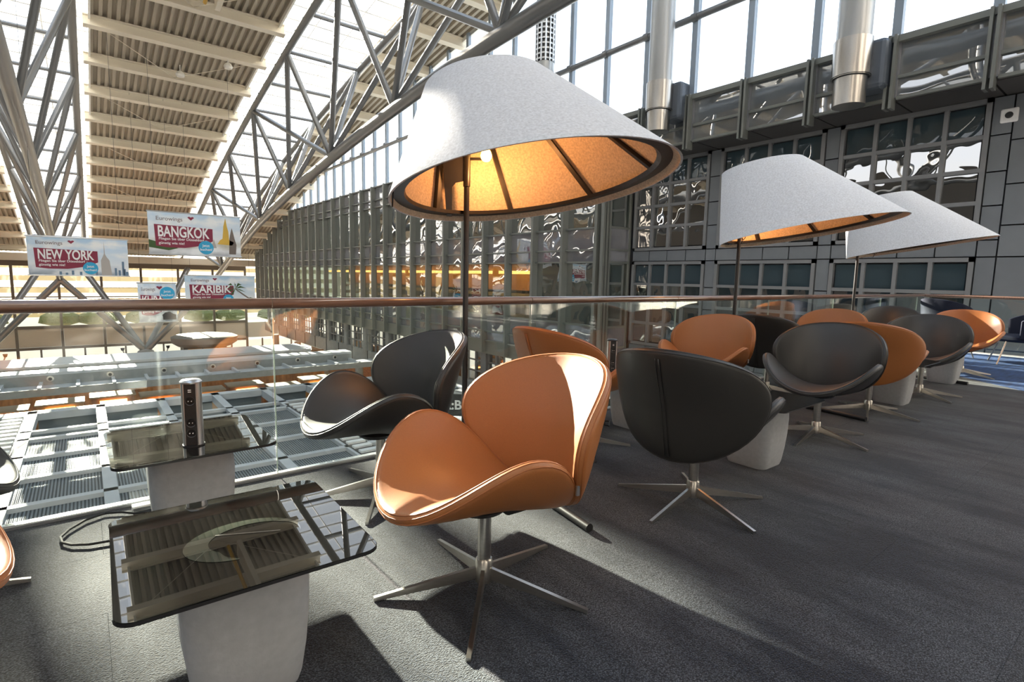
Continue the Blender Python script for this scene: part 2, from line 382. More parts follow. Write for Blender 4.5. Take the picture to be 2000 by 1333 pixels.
# trusses
def zb(y):
    tb=[(-10,8.0),(0,8.25),(10.9,8.2),(16,7.95),(22.2,7.35),(27.1,6.75),(33.1,5.95),(40.6,4.65),(51.6,2.1),(58.5,.25)]
    for (a,za),(b,zb_) in zip(tb,tb[1:]):
        if y<=b: 
            return za+(zb_-za)*(y-a)/(b-a)
    return .25
def truss(extra=False):
    t=empty('roof_truss',(0,0,0))
    yy=[-9+2.25*i for i in range(34)]
    for sx in (-1.75,1.75):
        MB().tube([(sx,y,GY(y)-.15) for y in yy if y<66.5],.165,12).build('top_chord',TRUSS,t,smooth=True)
    yb=[-9+2.25*i for i in range(31)]
    # smoothed bottom chord
    P=[]
    for y in yb:
        if y>58.6: break
        P.append((0,y,(zb(y-2.2)+zb(y)*2+zb(y+2.2))/4))
    P.append((0,58.6,.25))
    MB().tube(P,.235,14).build('bottom_chord',TRUSS,t,smooth=True)
    nod=[27.4+6.65*k for k in range(-5,6)]; bn=[26.7+6.8*k for k in range(-5,5)]
    for sx in (-1.75,1.75):
        for k,y in enumerate(bn):
            z=(zb(y-2.2)+zb(y)*2+zb(y+2.2))/4+.1
            for m_ in (0,-1,1):
                q=k+m_
                if q<0 or q>=len(nod): continue
                if m_==1 and (k%2==0 or not extra or sx>0): continue
                yt=nod[q]
                MB().tube([(0,y,z),(sx*.98,yt,GY(yt)-.2)],.125,9).build('diagonal',TRUSS,t,smooth=True)
    for k in range(-5,12):
        y=27.4+3.325*k
        MB().tube([(-1.75,y,GY(y)-.12),(1.75,y,GY(y)-.12)],.085,8).build('cross_tube',TRUSS,t,smooth=True)
    return t
T0=truss(True); T0.location=(TC[0],0,0)
tag(T0,'grey tubular steel roof truss nearest the glass gable, crossing above the large lamp','truss','roof trusses')
T1=truss(); T1.location=(TC[1],0,0); tag(T1,'grey tubular steel roof truss at the far left, in the glare of the sun','truss','roof trusses')
T2=copy_tree(T1); T2.location=(TC[2],0,0); tag(T2,'grey tubular steel roof truss behind the camera on the left','truss','roof trusses')
# crane rail and yellow conduit under the deck
o=MB().box(-.09,.09,-4.5,4.5,-.35,.35).build('ceiling_rail',PURL); o.location=(4.65,20.2,GY(20.2)-.45); o.rotation_euler=(slope(20),0,0)
tag(o,'cream steel rail hanging below the roof deck beside a yellow pipe','rail')
o=MB().tube([(0,-3.5,0),(0,3.8,0)],.07,8).build('conduit_pipe',mat('yellow_pipe',(.65,.38,.05),.5),smooth=True); o.location=(4.25,21.0,GY(21)-.55); o.rotation_euler=(slope(20.5),0,0)
tag(o,'yellow pipe hanging beside the cream rail under the roof','pipe')
def spot(x,y,lab):
    t=empty('ceiling_lamp',(x,y,GY(y)-.35),label=lab,cat='lamp',group='spotlights under the roof purlins')
    MB().lathe([(.16,-.10),(.2,.0),(.14,.12),(.05,.18)],14).build('lamp_body',CURB,t,smooth=True)
    MB().box(-.02,.02,-.02,.02,.15,.45).build('bracket',CURB,t)
spot(4.2,31.4,'small white spotlight hanging under the purlins, left of the two'); spot(5.95,29.6,'small white spotlight hanging under the purlins, right of the two')

# ================================================================== GABLE WALL A (glass, front)
wallA=empty('wall_front',(0,0,0),kind='structure')
YC=13.35                                  # corner where gable turns back to the office wall
Z=[-1.79,-1.34,-.55,1.85,2.305,3.115,5.51,5.965,6.775]
def mullY(k): return XA*(.914+.1185*k)
NM=30
for k in range(0,44):
    y=mullY(k)
    if y>65: break
    zt=GY(y)+.4
    top=6.8 if zt>6.8 else zt
    MB().box(XA-.32,XA+.02,y-.065,y+.065,-2.35,top).build('mullion',MULL,wallA)
    if zt>6.9: MB().box(XA-.10,XA+.06,y-.09,y+.09,6.8,zt).build('upper_mullion',MULLT,wallA)
for k in range(0,44):
    y0=mullY(k)+.065; y1=mullY(k+1)-.065
    if y1>64.5: break
    zt=GY(y1)+.3
    if k<26:
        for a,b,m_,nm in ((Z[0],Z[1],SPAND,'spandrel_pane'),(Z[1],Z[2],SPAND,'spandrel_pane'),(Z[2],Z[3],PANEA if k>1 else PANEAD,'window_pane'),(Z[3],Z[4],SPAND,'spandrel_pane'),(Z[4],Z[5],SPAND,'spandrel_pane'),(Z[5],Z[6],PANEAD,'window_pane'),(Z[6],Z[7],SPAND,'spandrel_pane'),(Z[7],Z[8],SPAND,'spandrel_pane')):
            if a>zt: continue
            MB().box(XA-.02,XA+.01,y0,y1,a+.03,min(b,zt)-.03).build(nm,m_,wallA)
far=MB(); far2=MB(); uppane=[]
for k in range(0,44):
    y0=mullY(k)+.065; y1=mullY(k+1)-.065
    if y1>64.5: break
    zt=GY(y1)+.3
    if k>=26:
        for a,b in ((Z[2],Z[3]),(Z[5],Z[6])):
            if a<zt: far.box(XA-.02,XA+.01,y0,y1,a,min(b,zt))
        for a,b in ((Z[0],Z[2]),(Z[3],Z[5]),(Z[6],Z[8])):
            if a<zt: far2.box(XA-.02,XA+.01,y0,y1,a,min(b,zt))
o=far.build('distant_window_panes',PANEAD,wallA); o['kind']='stuff'
o=far2.build('distant_spandrel_panes',SPAND,wallA); o['kind']='stuff'
for z in Z:
    ye=next(y for y in [mullY(0)+i*.2 for i in range(400)] if GY(y)+.2<z or y>64)
    MB().box(XA-.16,XA+.03,mullY(0),ye,z-.03,z+.03).build('transom',MULL,wallA)
# upper clear glazing over both walls, tube rail, parapet
def upp(y0,y1):
    zt=min(GY(y1),GY(y0))+.4
    if zt>7.2: MB().box(XA+.0,XA+.02,y0,y1,6.85,zt).build('upper_pane',PANEUP,wallA)
for k in range(-7,22): upp(mullY(k)+.09,mullY(k+1)-.09)
MB().tube([(XA-.12,1.0,9.15),(XA-.12,42.0,9.0)],.10,10).build('rail_tube',TRUSS,wallA,smooth=True)
for k in range(-7,15):
    MB().tube([(XA-.12,mullY(k)-.1,9.12),(XA-.12,mullY(k)+.1,9.12)],.125,10).build('tube_sleeve',TRUSS,wallA,smooth=True)
MB().box(XA-.20,XA+.2,0,YC,6.72,6.86).build('parapet_cap',MULL,wallA)
for k in range(-7,0):
    y=mullY(k)
    MB().box(XA-.10,XA+.06,y-.09,y+.09,6.8,GY(y)+.4).build('upper_mullion',MULLT,wallA)
    for dy in (-.06,.06): MB().box(XA-.30,XA-.02,y+dy-.03,y+dy+.03,5.25,6.86).build('parapet_post',MULL,wallA)
    MB().box(XA-.14,XA-.02,y-.12,y+.12,5.5,6.8).build('post_back',FRAME,wallA)
    y1=mullY(k+1)-.12
    for a,b in ((5.55,5.93),(6.01,6.72)): MB().box(XA-.04,XA-.01,y+.12,y1,a,b).build('parapet_pane',PARAG,wallA)
    for z in (5.5,5.965): MB().box(XA-.12,XA+.03,y+.12,y1,z-.035,z+.035).build('parapet_rail',MULL,wallA)
# corner fins and return face
for dx in (0,.16,.32): MB().box(XA-.3+dx,XA-.2+dx,YC-.02,YC+.12,-2.35,6.8).build('corner_fin',MULL,wallA)
for z in Z: MB().box(XA,XB,YC-.03,YC+.03,z-.04,z+.04).build('return_transom',MULL,wallA)
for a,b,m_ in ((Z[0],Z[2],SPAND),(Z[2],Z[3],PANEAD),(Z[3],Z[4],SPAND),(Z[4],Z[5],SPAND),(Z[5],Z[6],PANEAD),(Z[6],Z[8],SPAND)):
    MB().box(XA+.06,XB-.06,YC,YC+.02,a+.04,b-.04).build('return_pane',m_,wallA)
MB().box(XB-.08,XB+.0,YC-.05,YC+.05,-5,6.8).build('return_mullion',MULL,wallA)
MB().box(XA+.0,XB,YC-.04,YC+.04,-2.4,Z[0]).build('return_sill',CLAD,wallA)
MB().box(XA+.05,XB-.05,YC,YC+.03,-3.2,-2.45).build('return_pane',glassmat('pale_pane',(.3,.3,.2),.1,base=(.45,.47,.38),opacity=.9),wallA)  # pale coated pane, mostly opaque
MB().box(XA+.05,XB-.05,YC,YC+.03,-5,-3.3).build('return_pane',PANEAD,wallA)
# interior behind the gable glass
slab=MB()
for z0,z1 in ((-2.2,-1.4),(1.95,2.2),(5.7,5.9)): slab.box(XA+.12,XA+9,YC+.1,64,z0,z1)
slab.build('floor_slab',CONC,wallA)
MB().box(XA+8.5,XA+9,YC,64,-2,6.8).build('inner_wall',mat('inner_wall',(.20,.19,.16),.7),wallA)
MB().box(XA+4,XA+9,YC+.1,YC+4.6,-1.4,1.9).build('inner_partition',mat('inner_partition',(.10,.11,.105),.7),wallA)
for i in range(6):
    MB().box(XA+2.0,XA+2.12,18.3+i*5,22.6+i*5,1.40,1.56).build('ceiling_light_strip',EMWARM,wallA)
    MB().box(XA+4.0,XA+4.12,18.3+i*5,22.6+i*5,1.55,1.63).build('ceiling_light_strip',EMWARM,wallA)
MB().box(XA+3.2,XA+3.3,17.8,46,.55,1.95).build('warm_fascia',ORANGE,wallA)
for i in range(5):
    al=bpy.data.lights.new('shop_light','AREA'); al.shape='RECTANGLE'; al.size=1.2; al.size_y=5; al.energy=120; al.color=(1,.58,.24)
    ao=bpy.data.objects.new('shop_light',al); COL.objects.link(ao); ao.location=(XA+2.4,20.5+i*5.4,1.85)
sh=MB()
for i in range(16):
    y=18+i*1.8
    for z in (-.9,-.35,.2): sh.box(XA+3.0,XA+3.6,y,y+1.5,z,z+.18)
sh.build('shop_shelving',SHOPW,wallA)
for i in range(9):
    t=MB().box(XA+1.2,XA+1.7,18+i*2.9+random.random(),19.2+i*2.9+random.random(),-1.35,-1.35+.5+random.random()*.6).build('display_case',random.choice([SHOPW,WINE,BLUEP,LGP]),wallA)
# unseen wall closing the left end, added so the facade panes reflect dark
wl=empty('wall_left_added',(0,0,0),kind='structure')
MB().box(-24.4,-24,-7.3,70,-9,10.5).build('added_end_wall',mat('added_end_wall',(.16,.15,.14),.7),wl)
for i in range(22): MB().box(-24.3,-24.1,-6+i*3.4,-5.8+i*3.4,10.5,max(10.6,GY(-6+i*3.4)+.5)).build('added_end_mullion',MULL,wl)
for i in range(21):
    for z in (-4.6,-.9,2.8): MB().box(-24.0,-23.96,-5.4+i*3.4,-3.0+i*3.4,z,z+1.9).build('added_end_window',PANEBLIND,wl)
# sill band, lower recessed wall with piers and small windows
lowb=empty('wall_front_lower',(0,0,0),kind='structure')
MB().box(XA-.1,XA+.4,YC,62,-2.42,-1.82).build('sill_band',MULL,lowb)
MB().box(XA+.1,XA+.5,YC,62,-4.95,-4.0).build('concrete_band',CONC,lowb)
for k in range(0,14):
    y=YC+.6+3.56*k
    MB().box(XA+.0,XA+.45,y-.22,y+.22,-4.05,-2.0).build('pier',CONC if k>4 else CLAD,lowb)
    if k<13:
        for j in range(5):
            a=y+.22+j*(3.12/5); b=a+3.12/5
            MB().box(XA+.12,XA+.2,b-.035,b+.035,-4.0,-2.4).build('mullion',FRAME,lowb)
            if k<9:
                for z0,z1 in ((-4.0,-3.45),(-3.45,-2.9),(-2.9,-2.4)): MB().box(XA+.2,XA+.22,a+.03,b-.03,z0+.03,z1-.03).build('small_pane',PANEB if (j+k)%3 else PANEFAR,lowb)
        for z in (-2.9,-3.45): MB().box(XA+.12,XA+.2,y+.22,y+3.34,z-.03,z+.03).build('transom',FRAME,lowb)
gr=MB(); 
for k in range(0,18): gr.box(XA+.06,XA+.12,YC+k*2.7,YC+k*2.7+.03,-4.95,-4.0)
gr.build('band_joint',JOINT,lowb)
for k in range(7): MB().tube([(XA-.1,15+k*7,-9),(XA-.1,15+k*7,-4.95)],.28,12).build('column',CONC,lowb,smooth=True)
MB().box(XA+5,XA+5.3,YC-3,62,-9,-5).build('arcade_back_wall',mat('arcade_wood',(.35,.15,.05),.6,noise=(2,.3,(1,1,4))),lowb)
MB().box(XA+.3,XA+5.3,YC-3,62,-5.1,-4.95).build('arcade_ceiling',LIGHTB,lowb)
for k in range(9): MB().box(XA+1.2,XA+1.5,15+k*5.2,18.4+k*5.2,-5.18,-5.1).build('arcade_light',EMWARM,lowb)

# ================================================================== OFFICE WALL B (right)
wallB=empty('wall_right',(0,0,0),kind='structure')
MB().box(XB+.10,XB+.5,-3,YC+.2,-7,5.6).build('backing_wall',JOINT,wallB)
def panel(y0,y1,z0,z1,m_=CLAD): MB().box(XB-.01,XB+.08,y0+.015,y1-.015,z0+.015,z1-.015).build('cladding_panel',m_,wallB)
PIL=[(.604,.6265),(.3895,.4115),(.175,.1975)]
bayY=[(.6265,.8135),(.4115,.604),(.1975,.3895)]
zf0,zf1=1.90,2.285
ztop=5.43
prow=[-1.57,-1.18,-.45,.28,1.015,zf0,zf1,3.05,3.8,4.6,ztop]
for a,b in PIL:
    for z0,z1 in zip(prow,prow[1:]): panel(a*XB,b*XB,z0,z1)
    panel(a*XB,b*XB,-2.4,-1.57); panel(a*XB,b*XB,-3.3,-2.4); panel(a*XB,b*XB,-4.2,-3.3)
for a,b in bayY:
    for j in range(4):
        y0=a*XB+(b-a)*XB*j/4; y1=a*XB+(b-a)*XB*(j+1)/4
        panel(y0,y1,zf0,zf1); panel(y0,y1,-1.57,-1.18)
for i in range(7):                       # blank panels at the right end
    y1=.175*XB-i*.95
    for z0,z1 in ((-3,-1.57),(-1.57,-.2),(-.2,1.0),(1.0,1.90),(1.90,2.6),(2.6,3.5),(3.5,4.45),(4.45,ztop)): panel(y1-.95,y1,z0,z1)
wn=[0]
def office_window(y0,y1,z0,z1,rows,blind_rows,light=False):
    wn[0]+=1
    w=empty('window_%d'%wn[0],(0,0,0),kind='structure')
    fw=.10; f=MB()
    f.box(XB-.05,XB+.1,y0,y0+fw,z0,z1); f.box(XB-.05,XB+.1,y1-fw,y1,z0,z1); f.box(XB-.05,XB+.1,y0,y1,z0,z0+fw); f.box(XB-.05,XB+.1,y0,y1,z1-fw,z1)
    cw=(y1-y0-2*fw)/4; rh=(z1-z0-2*fw)/rows
    f.build('window_frame',FRAME,w)
    for j in range(1,4): MB().box(XB-.04,XB+.1,y0+fw+cw*j-.045,y0+fw+cw*j+.045,z0+fw,z1-fw).build('window_mullion',FRAME,w)
    for r_ in range(1,rows): MB().box(XB-.03,XB+.1,y0+fw,y1-fw,z0+fw+rh*r_-.045,z0+fw+rh*r_+.045).build('window_bar',FRAME,w)
    for r_ in range(rows):
        for j in range(4):
            m_=PANEBLIND if (rows-1-r_)<blind_rows else PANEB
            MB().box(XB+.05,XB+.07,y0+fw+cw*j+.04,y0+fw+cw*(j+1)-.04,z0+fw+rh*r_+.04,z0+fw+rh*(r_+1)-.04).build('window_pane',m_,w)
for a,b in bayY:
    office_window(a*XB+.01,b*XB-.01,zf1+.01,ztop,4,1)
    office_window(a*XB+.01,b*XB-.01,-1.17,zf0-.01,4,1)
    office_window(a*XB+.01,b*XB-.01,-4.2,-1.58,3,0)
# soffit
soff=MB().box(XA-.05,XB+.1,-3,YC,5.50,5.54).build('ceiling_soffit',JOINT); soff['kind']='structure'
for i in range(9):
    y0=YC-.02-1.72*i
    MB().box(XA-.02,XB+.08,y0-1.70,y0-.02,5.44,5.50).build('soffit_panel',SOFF,soff)
# small white camera box at the right
t=empty('wall_device',(XB-.03,2.9,4.98),label='small white square security camera on the grey cladding, upper right',cat='camera')
MB().box(-.05,.03,-.15,.15,-.15,.15).build('housing',WHITE,t,bevel=.03)
MB().lathe([(.07,-.02),(.07,.01),(.05,.03)],16).build('lens',BLACK,t).rotation_euler=(0,-PI/2,0); t.children[-1].location=(-.055,0,0)
# ducts
def duct(x,y,z0,zm,zt,lab,grille=False):
    t=empty('ventilation_duct',(x,y,0),label=lab,cat='duct',group='steel ventilation columns by the gable wall')
    r_=.36
    if grille:
        MB().lathe([(r_,z0),(r_,zm)],24).build('duct_pipe',DUCT,t,smooth=True)
        MB().lathe([(r_*.9,zm),(r_*.9,zm+2.0)],24).build('grille_core',DSTEEL,t,smooth=True)
        for i in range(11): 
            MB().lathe([(r_*.9,-.03),(r_*1.02,-.03),(r_*1.02,.03),(r_*.9,.03)],24).build('grille_ring',ALU,t).location=(0,0,zm+.1+i*.18)
        for i in range(14):
            a=2*PI*i/14; MB().box(r_*math.cos(a)-.025,r_*math.cos(a)+.025,r_*math.sin(a)-.025,r_*math.sin(a)+.025,zm,zm+2.0).build('grille_bar',ALU,t)
        MB().lathe([(r_,zm+2.0),(r_,zt)],24).build('duct_pipe',DUCT,t,smooth=True)
        MB().lathe([(r_*.5,zt),(r_*.5,zt+3)],12).build('hanger_pipe',ALU,t,smooth=True)
    else:
        MB().lathe([(r_,zm),(r_,zt)],28).build('duct_pipe',DUCT,t,smooth=True)
        MB().lathe([(r_*1.10,z0+.62),(r_*1.12,zm+.05)],28).build('duct_collar',STEEL,t,smooth=True)
        MB().lathe([(r_*.95,z0),(r_*.95,z0+.64)],28).build('duct_nozzle',STEEL,t,smooth=True)
        MB().lathe([(r_*.96,z0+.60),(r_*1.14,z0+.64)],28,cap=False).build('duct_ring',DSTEEL,t,smooth=True)
        MB().box(.2,XA-x+.15,-.62,.05,z0+.35,z0+1.45).build('duct_box',mat('duct_box',(.10,.12,.15),.4,metal=.3),t,bevel=.1)
duct(14.25,10.85,5.80,7.2,13.2,'shiny steel duct in the middle, ending in front of the parapet')
duct(14.25,5.46,5.35,6.75,13.6,'shiny steel duct nearest the upper right corner')
duct(14.25,16.25,8.0,9.35,11.6,'slim steel duct with a grille near the top, above the large lamp',True)

# ================================================================== FAR FACADE (back, y=70)
YF=70.0
wf=empty('wall_far',(0,0,0),kind='structure')
for i in range(-9,6):
    x=1.4+3.4*i
    MB().box(x-.11,x+.11,YF-.1,YF+.15,-9,2.6).build('far_post',FARFR,wf)
    MB().box(x+.12,x+3.28,YF,YF+.04,-6.55,-4.75).build('far_panel',WPAINT,wf)
    MB().box(x+.12,x+3.28,YF,YF+.03,-4.45,1.6).build('far_pane',PANEFAR,wf)
    for d in (0,1.7):
        MB().box(x+d+.1,x+d+1.62,YF,YF+.03,-8.8,-6.85).build('far_pane',PANEFAR,wf)
    MB().box(x+1.7-.08,x+1.7+.08,YF-.05,YF+.1,-9,-6.7).build('far_mullion',FARFR,wf)
for z,h in ((-4.6,.14),(-6.7,.13),(1.7,.3),(-1.6,.05)): MB().box(-30,XA,YF-.12,YF+.12,z-h,z+h).build('far_beam',FARFR,wf)
MB().box(-30,20,63.5,YF+.3,1.9,2.5).build('far_eave',DECK,wf)
ou=MB()
for i in range(5): ou.box(-40,30,YF+9,YF+15,-4.2+i*1.35,-4.2+i*1.35+.55)
o=ou.build('parking_deck',mat('yellowish_concrete',(.55,.47,.28),.8)); tag(o,'pale yellow parking decks seen outside through the far windows','building')
hb=MB()
random.seed(3)
for i in range(16): x=-34+i*4.3; hb.lathe([(.3,0),(1.9,.5),(1.7,1.2),(.6,1.8),(.05,2.0)],9,(x+random.random()*2,YF+5,-5.0))
o=hb.build('hedge_row',mat('hedge',(.10,.13,.05),.9,bump=(4,1,.3)),smooth=True); tag(o,'low green hedge row outside the far windows','hedge',kind='stuff')
# column heads with branching struts
def strut_head(x,lab):
    t=empty('column_head',(x,60,-6.4),label=lab,cat='column',group='concrete column heads carrying the trusses')
    MB().lathe([(.55,-2.6),(.62,-.6),(.8,-.3),(.62,.15),(.3,.35)],14).build('concrete_head',CONC,t,smooth=True)
    for dx,dy,dz in ((5.6,-1.4,6.65),(-5.65,-1.4,6.65),(4.3,4.5,7.9),(-4.3,4.5,7.9)):
        MB().tube([(0,0,.1),(dx*.5,dy*.5,dz*.5+.05),(dx,dy,dz)],.26,10).build('strut',TRUSS,t,smooth=True)
    for s in (-1,1):
        MB().tube([(0,0,-.2),(s*1.6,-.2,-.1),(s*1.75,-.2,.35)],.06,6).build('spotlight_arm',CONC,t)
        MB().lathe([(.1,0),(.17,.25)],8,(s*1.75,-.2,.3)).build('spotlight',DSTEEL,t)
strut_head(4.15,'concrete column head with two pairs of steel struts, right one behind the handrail')
strut_head(-7.15,'concrete column head with steel struts at the left edge of the photo')
# kiosk below far facade
_k=ony(400,655,57); t=empty('kiosk',(_k.x,57,_k.z-2.7),label='round grey kiosk with yellow panels below the far facade',cat='kiosk')
MB().lathe([(2.2,1.75),(2.7,2.1),(2.75,2.6),(2.4,2.75)],28).build('kiosk_canopy',mat('kiosk_grey',(.20,.18,.16),.6),t,smooth=True)
MB().lathe([(1.8,-1.0),(1.8,1.8)],20).build('kiosk_drum',mat('kiosk_dark',(.12,.09,.06),.6),t,smooth=True)
for i,x in enumerate((-1.1,.1,1.3)):
    p=MB().box(x-.55,x+.55,-1.98,-1.85,.3,1.7).build('yellow_panel',mat('kiosk_yellow',(.62,.30,.02),.5),t)
    MB().box(x-.3,x+.3,-2.01,-1.97,.8,1.4).build('panel_picture',BRN,p)
# lower canopy with grilles (white frames)
cz=-3.72; t=empty('lower_canopy',(0,0,cz),label='white framed canopy with ribbed grey grilles below the balustrade',cat='canopy')
bx=[-3.45+1.83*i for i in range(10)]; by=[4.0,6.2,8.35,10.5,12.6,14.55,16.45,18.35,20.25,21.2,24.0]
for x in bx: MB().box(x-.13,x+.13,3.6,24.2,-.25,.045).build('canopy_beam',LIGHTB,t)
for y in by: MB().box(bx[0],bx[-1],y-.10 if y<24 else y-.25,y+.10 if y<24 else y+.25,-.2,.045).build('canopy_crossbeam',LIGHTB,t)
for i in range(9):
    for j in range(10):
        x0,x1=bx[i]+.13,bx[i+1]-.13; y0,y1=by[j]+.1,by[j+1]-.1
        if j<8:
            MB().box(x0,x1,y0,y1,-.14,-.06).build('grille_panel',GRILLE,t)
        else:
            MB().box(x0,x1,y0,y1,-.75,-.7).build('recess_panel',mat('recess_grey',(.16,.19,.21),.35),t)
            MB().box(x0,x1,y1-.02,y1,-.7,-.05).build('recess_side',mat('recess_grey',(0,0,0)),t)
MB().box(-24,14.6,3.6,24.3,-1.2,-.8).build('canopy_soffit',JOINT,t)
def louver(x,y0,y1,n):
    p=MB().box(x-.3,x+.3,y0-.1,y1+.1,.052,.058).build('louvre_tray',BLACK,t)
    bl=MB().box(-.26,.26,0,(y1-y0)/n*.45,.06,.12).mesh('louvre_blade'); bl.materials.append(WHITE)
    for i in range(n): inst('louvre_blade',bl,p,(x,y0+(y1-y0)*i/n,0))
louver(5.95,9.5,20.6,24); louver(-2.05,17.8,23.6,12)
# long concrete troughs beyond the canopy
def trough(y,z,web,depth,lab,ribs,x1,flw=1.5):
    t=empty('ceiling_beam',(0,y,z),label=lab,cat='beam',group='long pale concrete beams over the lower hall')
    MB().box(-26,x1,0,.2,-.15,web).build('beam_web',CONC,t)
    MB().box(-26,x1,.0,depth,web,web+.12).build('beam_top',LIGHTB,t)
    MB().box(-26,x1,depth-.2,depth,-.3,web).build('beam_web',CONC,t)
    if ribs:
        MB().box(-26,x1+1.2,-flw,0,-.15,0).build('beam_flange',LIGHTB,t)
        MB().box(-26,x1+1.2,-flw-.1,-flw,-.20,.10).build('flange_edge',CONC,t)
        for i in range(24):
            x=-14.2+i*1.25
            if x<x1: MB().box(x-.06,x+.06,-flw,0,0,.16).build('flange_rib',LIGHTB,t)
        for i in range(14):
            x=-14+i*2.1
            if x<x1:
                o=MB().lathe([(.13,-.01),(.13,.02),(.08,.03)],14).build('downlight',STEEL,t); o.rotation_euler=(PI/2,0,0); o.location=(x,-.005,.26)
                o=MB().lathe([(.07,0),(.07,.012)],12).build('downlight_hole',BLACK,t); o.rotation_euler=(PI/2,0,0); o.location=(x,-.03,.26)
trough(30.6,-3.86,.42,1.0,'pale concrete beam with ribbed flange nearest the canopy',True,12.2)
trough(34.2,-3.95,.33,3.0,'broad pale concrete beam behind the ribbed one',False,11.0)
# warm shop units glimpsed between canopy and beam
random.seed(11)
ords=['first','second','third','fourth','fifth','sixth','seventh','eighth']
for i in range(8):
    x=-3.6+i*2.25
    t=empty('shop_counter',(x,36.6+.4*(i%2),-9),label='warm lit wooden shop counter in the gap beyond the canopy, %s from the left'%ords[i],cat='counter',group='shop counters in the lower hall')
    h=2.75+random.random()*.6
    MB().box(-.95,.95,-.6,.6,0,h).build('counter_body',mat('counter_wood%d'%(i%3),[(.55,.22,.06),(.45,.26,.11),(.33,.15,.07)][i%3],.5),t)
    MB().box(-1.02,1.02,-.7,.7,h,h+.08).build('counter_top',SHOPW,t)
    MB().box(-.6,.6,-.72,-.70,h-.3,h-.15).build('light_strip',EMWARM,t)
o=MB().box(-14,14.5,42.0,42.2,-9,-4.7).build('wall_shop',mat('shop_wall',(.42,.18,.06),.6,noise=(1.2,.4,(3,1,1)))); o['kind']='structure'

# ================================================================== BANNERS
def banner(name_,x0,x1,z0,z1,Y,kind,word,lab,rz=0,sub=True):
    w=x1-x0; h=z1-z0; t=empty('hanging_banner',(x0,Y,z0),rz,label=lab,cat='banner',group='printed travel banners hanging in the hall')
    MB().box(0,w,0,.03,0,h).build('banner_sheet',print_mat('print_'+kind,kind),t)
    MB().tube([(-.04,.015,h),(w+.04,.015,h)],.035,8).build('top_bar',ALU,t); MB().tube([(-.04,.015,0),(w+.04,.015,0)],.03,8).build('bottom_bar',ALU,t)
    for x in (.08*w,.92*w): MB().tube([(x,.015,h),(x,.015,GY(Y)-z0+.52)],.006,4).build('suspension_wire',DSTEEL,t)
    up=lambda x,z,d=-.006: Matrix.Translation((x,d,z))@Matrix.Rotation(PI/2,4,'X')
    bw=.62*w if sub else .5*w
    hp=MB(); pts=[(.06*w,.70*h),(.06*w+bw,.66*h),(.06*w+bw,.36*h),(.06*w+bw*.8,.24*h),(.06*w+bw*.5,.17*h),(.06*w+bw*.2,.17*h),(.06*w+.01*w,.20*h)]
    hp.prism(pts,-.012,-.002,'y'); hp.build('headline_panel',WINE,t)
    s=len(word); fs=.35*h
    o=text_mesh(word,fs,WHITE,t,'headline',up(0,0,-.018),.004,bold=.008*h)
    xs=[v.co.x for v in o.data.vertices]; ww=max(xs)-min(xs); sc=(bw*.88)/ww
    o.data.transform(Matrix.Translation((.06*w+bw*.05,0,.425*h))@Matrix.Diagonal((sc,1,1,1)))
    text_mesh('Fliegen Sie \u00fcber D\u00fcsseldorf \u2013',.085*h,WHITE,t,'small_line',up(.10*w,.345*h,-.018),.002,bold=.002)
    text_mesh('g\u00fcnstig wie nie!',.085*h,WHITE,t,'small_line',up(.10*w,.245*h,-.018),.002,bold=.002)
    text_mesh('Eurowings',.13*h,GREYT,t,'airline_name',up(.08*w,.80*h,-.012)@Matrix.Diagonal((.55 if kind=='street' else 1,1,1,1)),.002,bold=.002)
    m=MB(); hx,hz,q=.08*w+(.62*h+.10*h)*(.55 if kind=='street' else 1),.88*h,.045*h
    m.prism([(hx-q*1.6,hz+q*.5),(hx-q*.8,hz+q),(hx,hz+q*.6),(hx+q*.8,hz+q),(hx+q*1.6,hz+q*.5),(hx,hz-q)],-.012,-.002,'y'); m.build('wing_mark',WINE,t)
    bc=(.60*w,.20*h) if kind!='street' else (.76*w,.74*h)
    m=MB(); m.prism([(bc[0]+.165*h*math.cos(a*PI/12),bc[1]+.165*h*math.sin(a*PI/12)) for a in range(24)],-.024,-.013,'y'); m.build('round_badge',CYAN,t)
    text_mesh('Jetzt',.085*h,WHITE,t,'badge_word',up(bc[0],bc[1]+.02*h,-.028),.002,'CENTER',.002); text_mesh('buchen!',.085*h,WHITE,t,'badge_word',up(bc[0],bc[1]-.075*h,-.028),.002,'CENTER',.002)
    return t,w,h
def poly(t,pts,m_,w,h,name='printed_shape',d=-.004):
    MB().prism([(x*w,z*h) for x,z in pts],d-.003,d+.003,'y').build(name,m_,t)
Yb=30.
a=ony(50,460,Yb); b=ony(248,469,Yb); c=ony(60,537,Yb)
t,w,h=banner('NY',a.x,b.x,c.z,a.z,Yb,'city','NEW YORK','white travel banner reading NEW YORK with a skyline print')
poly(t,[(.71,0),(.71,.42),(.73,.52),(.745,.6),(.75,.95),(.755,.6),(.77,.52),(.80,.42),(.82,0)],LGP,w,h,'printed_tower')
for i,(x,z) in enumerate(((.30,.10),(.36,.07),(.42,.13),(.86,.22),(.90,.16),(.94,.40),(.955,.2),(.98,.12),(.5,.10),(.66,.12))): poly(t,[(x-.012,0),(x-.012,z),(x+.012,z),(x+.012,0)],BLUEP,w,h,'printed_tower')
a=ony(287,411,Yb); b=ony(468,425,Yb); c=ony(292,496,Yb)
t,w,h=banner('BK',a.x,b.x,c.z,a.z,Yb,'temple','BANGKOK','white travel banner reading BANGKOK with a golden temple print')
poly(t,[(.73,.30),(.76,.40),(.79,.44),(.80,.62),(.805,.75),(.83,.95),(.845,.75),(.86,.62),(.865,.42),(.92,.36),(.90,.28)],GOLD,w,h,'printed_temple')
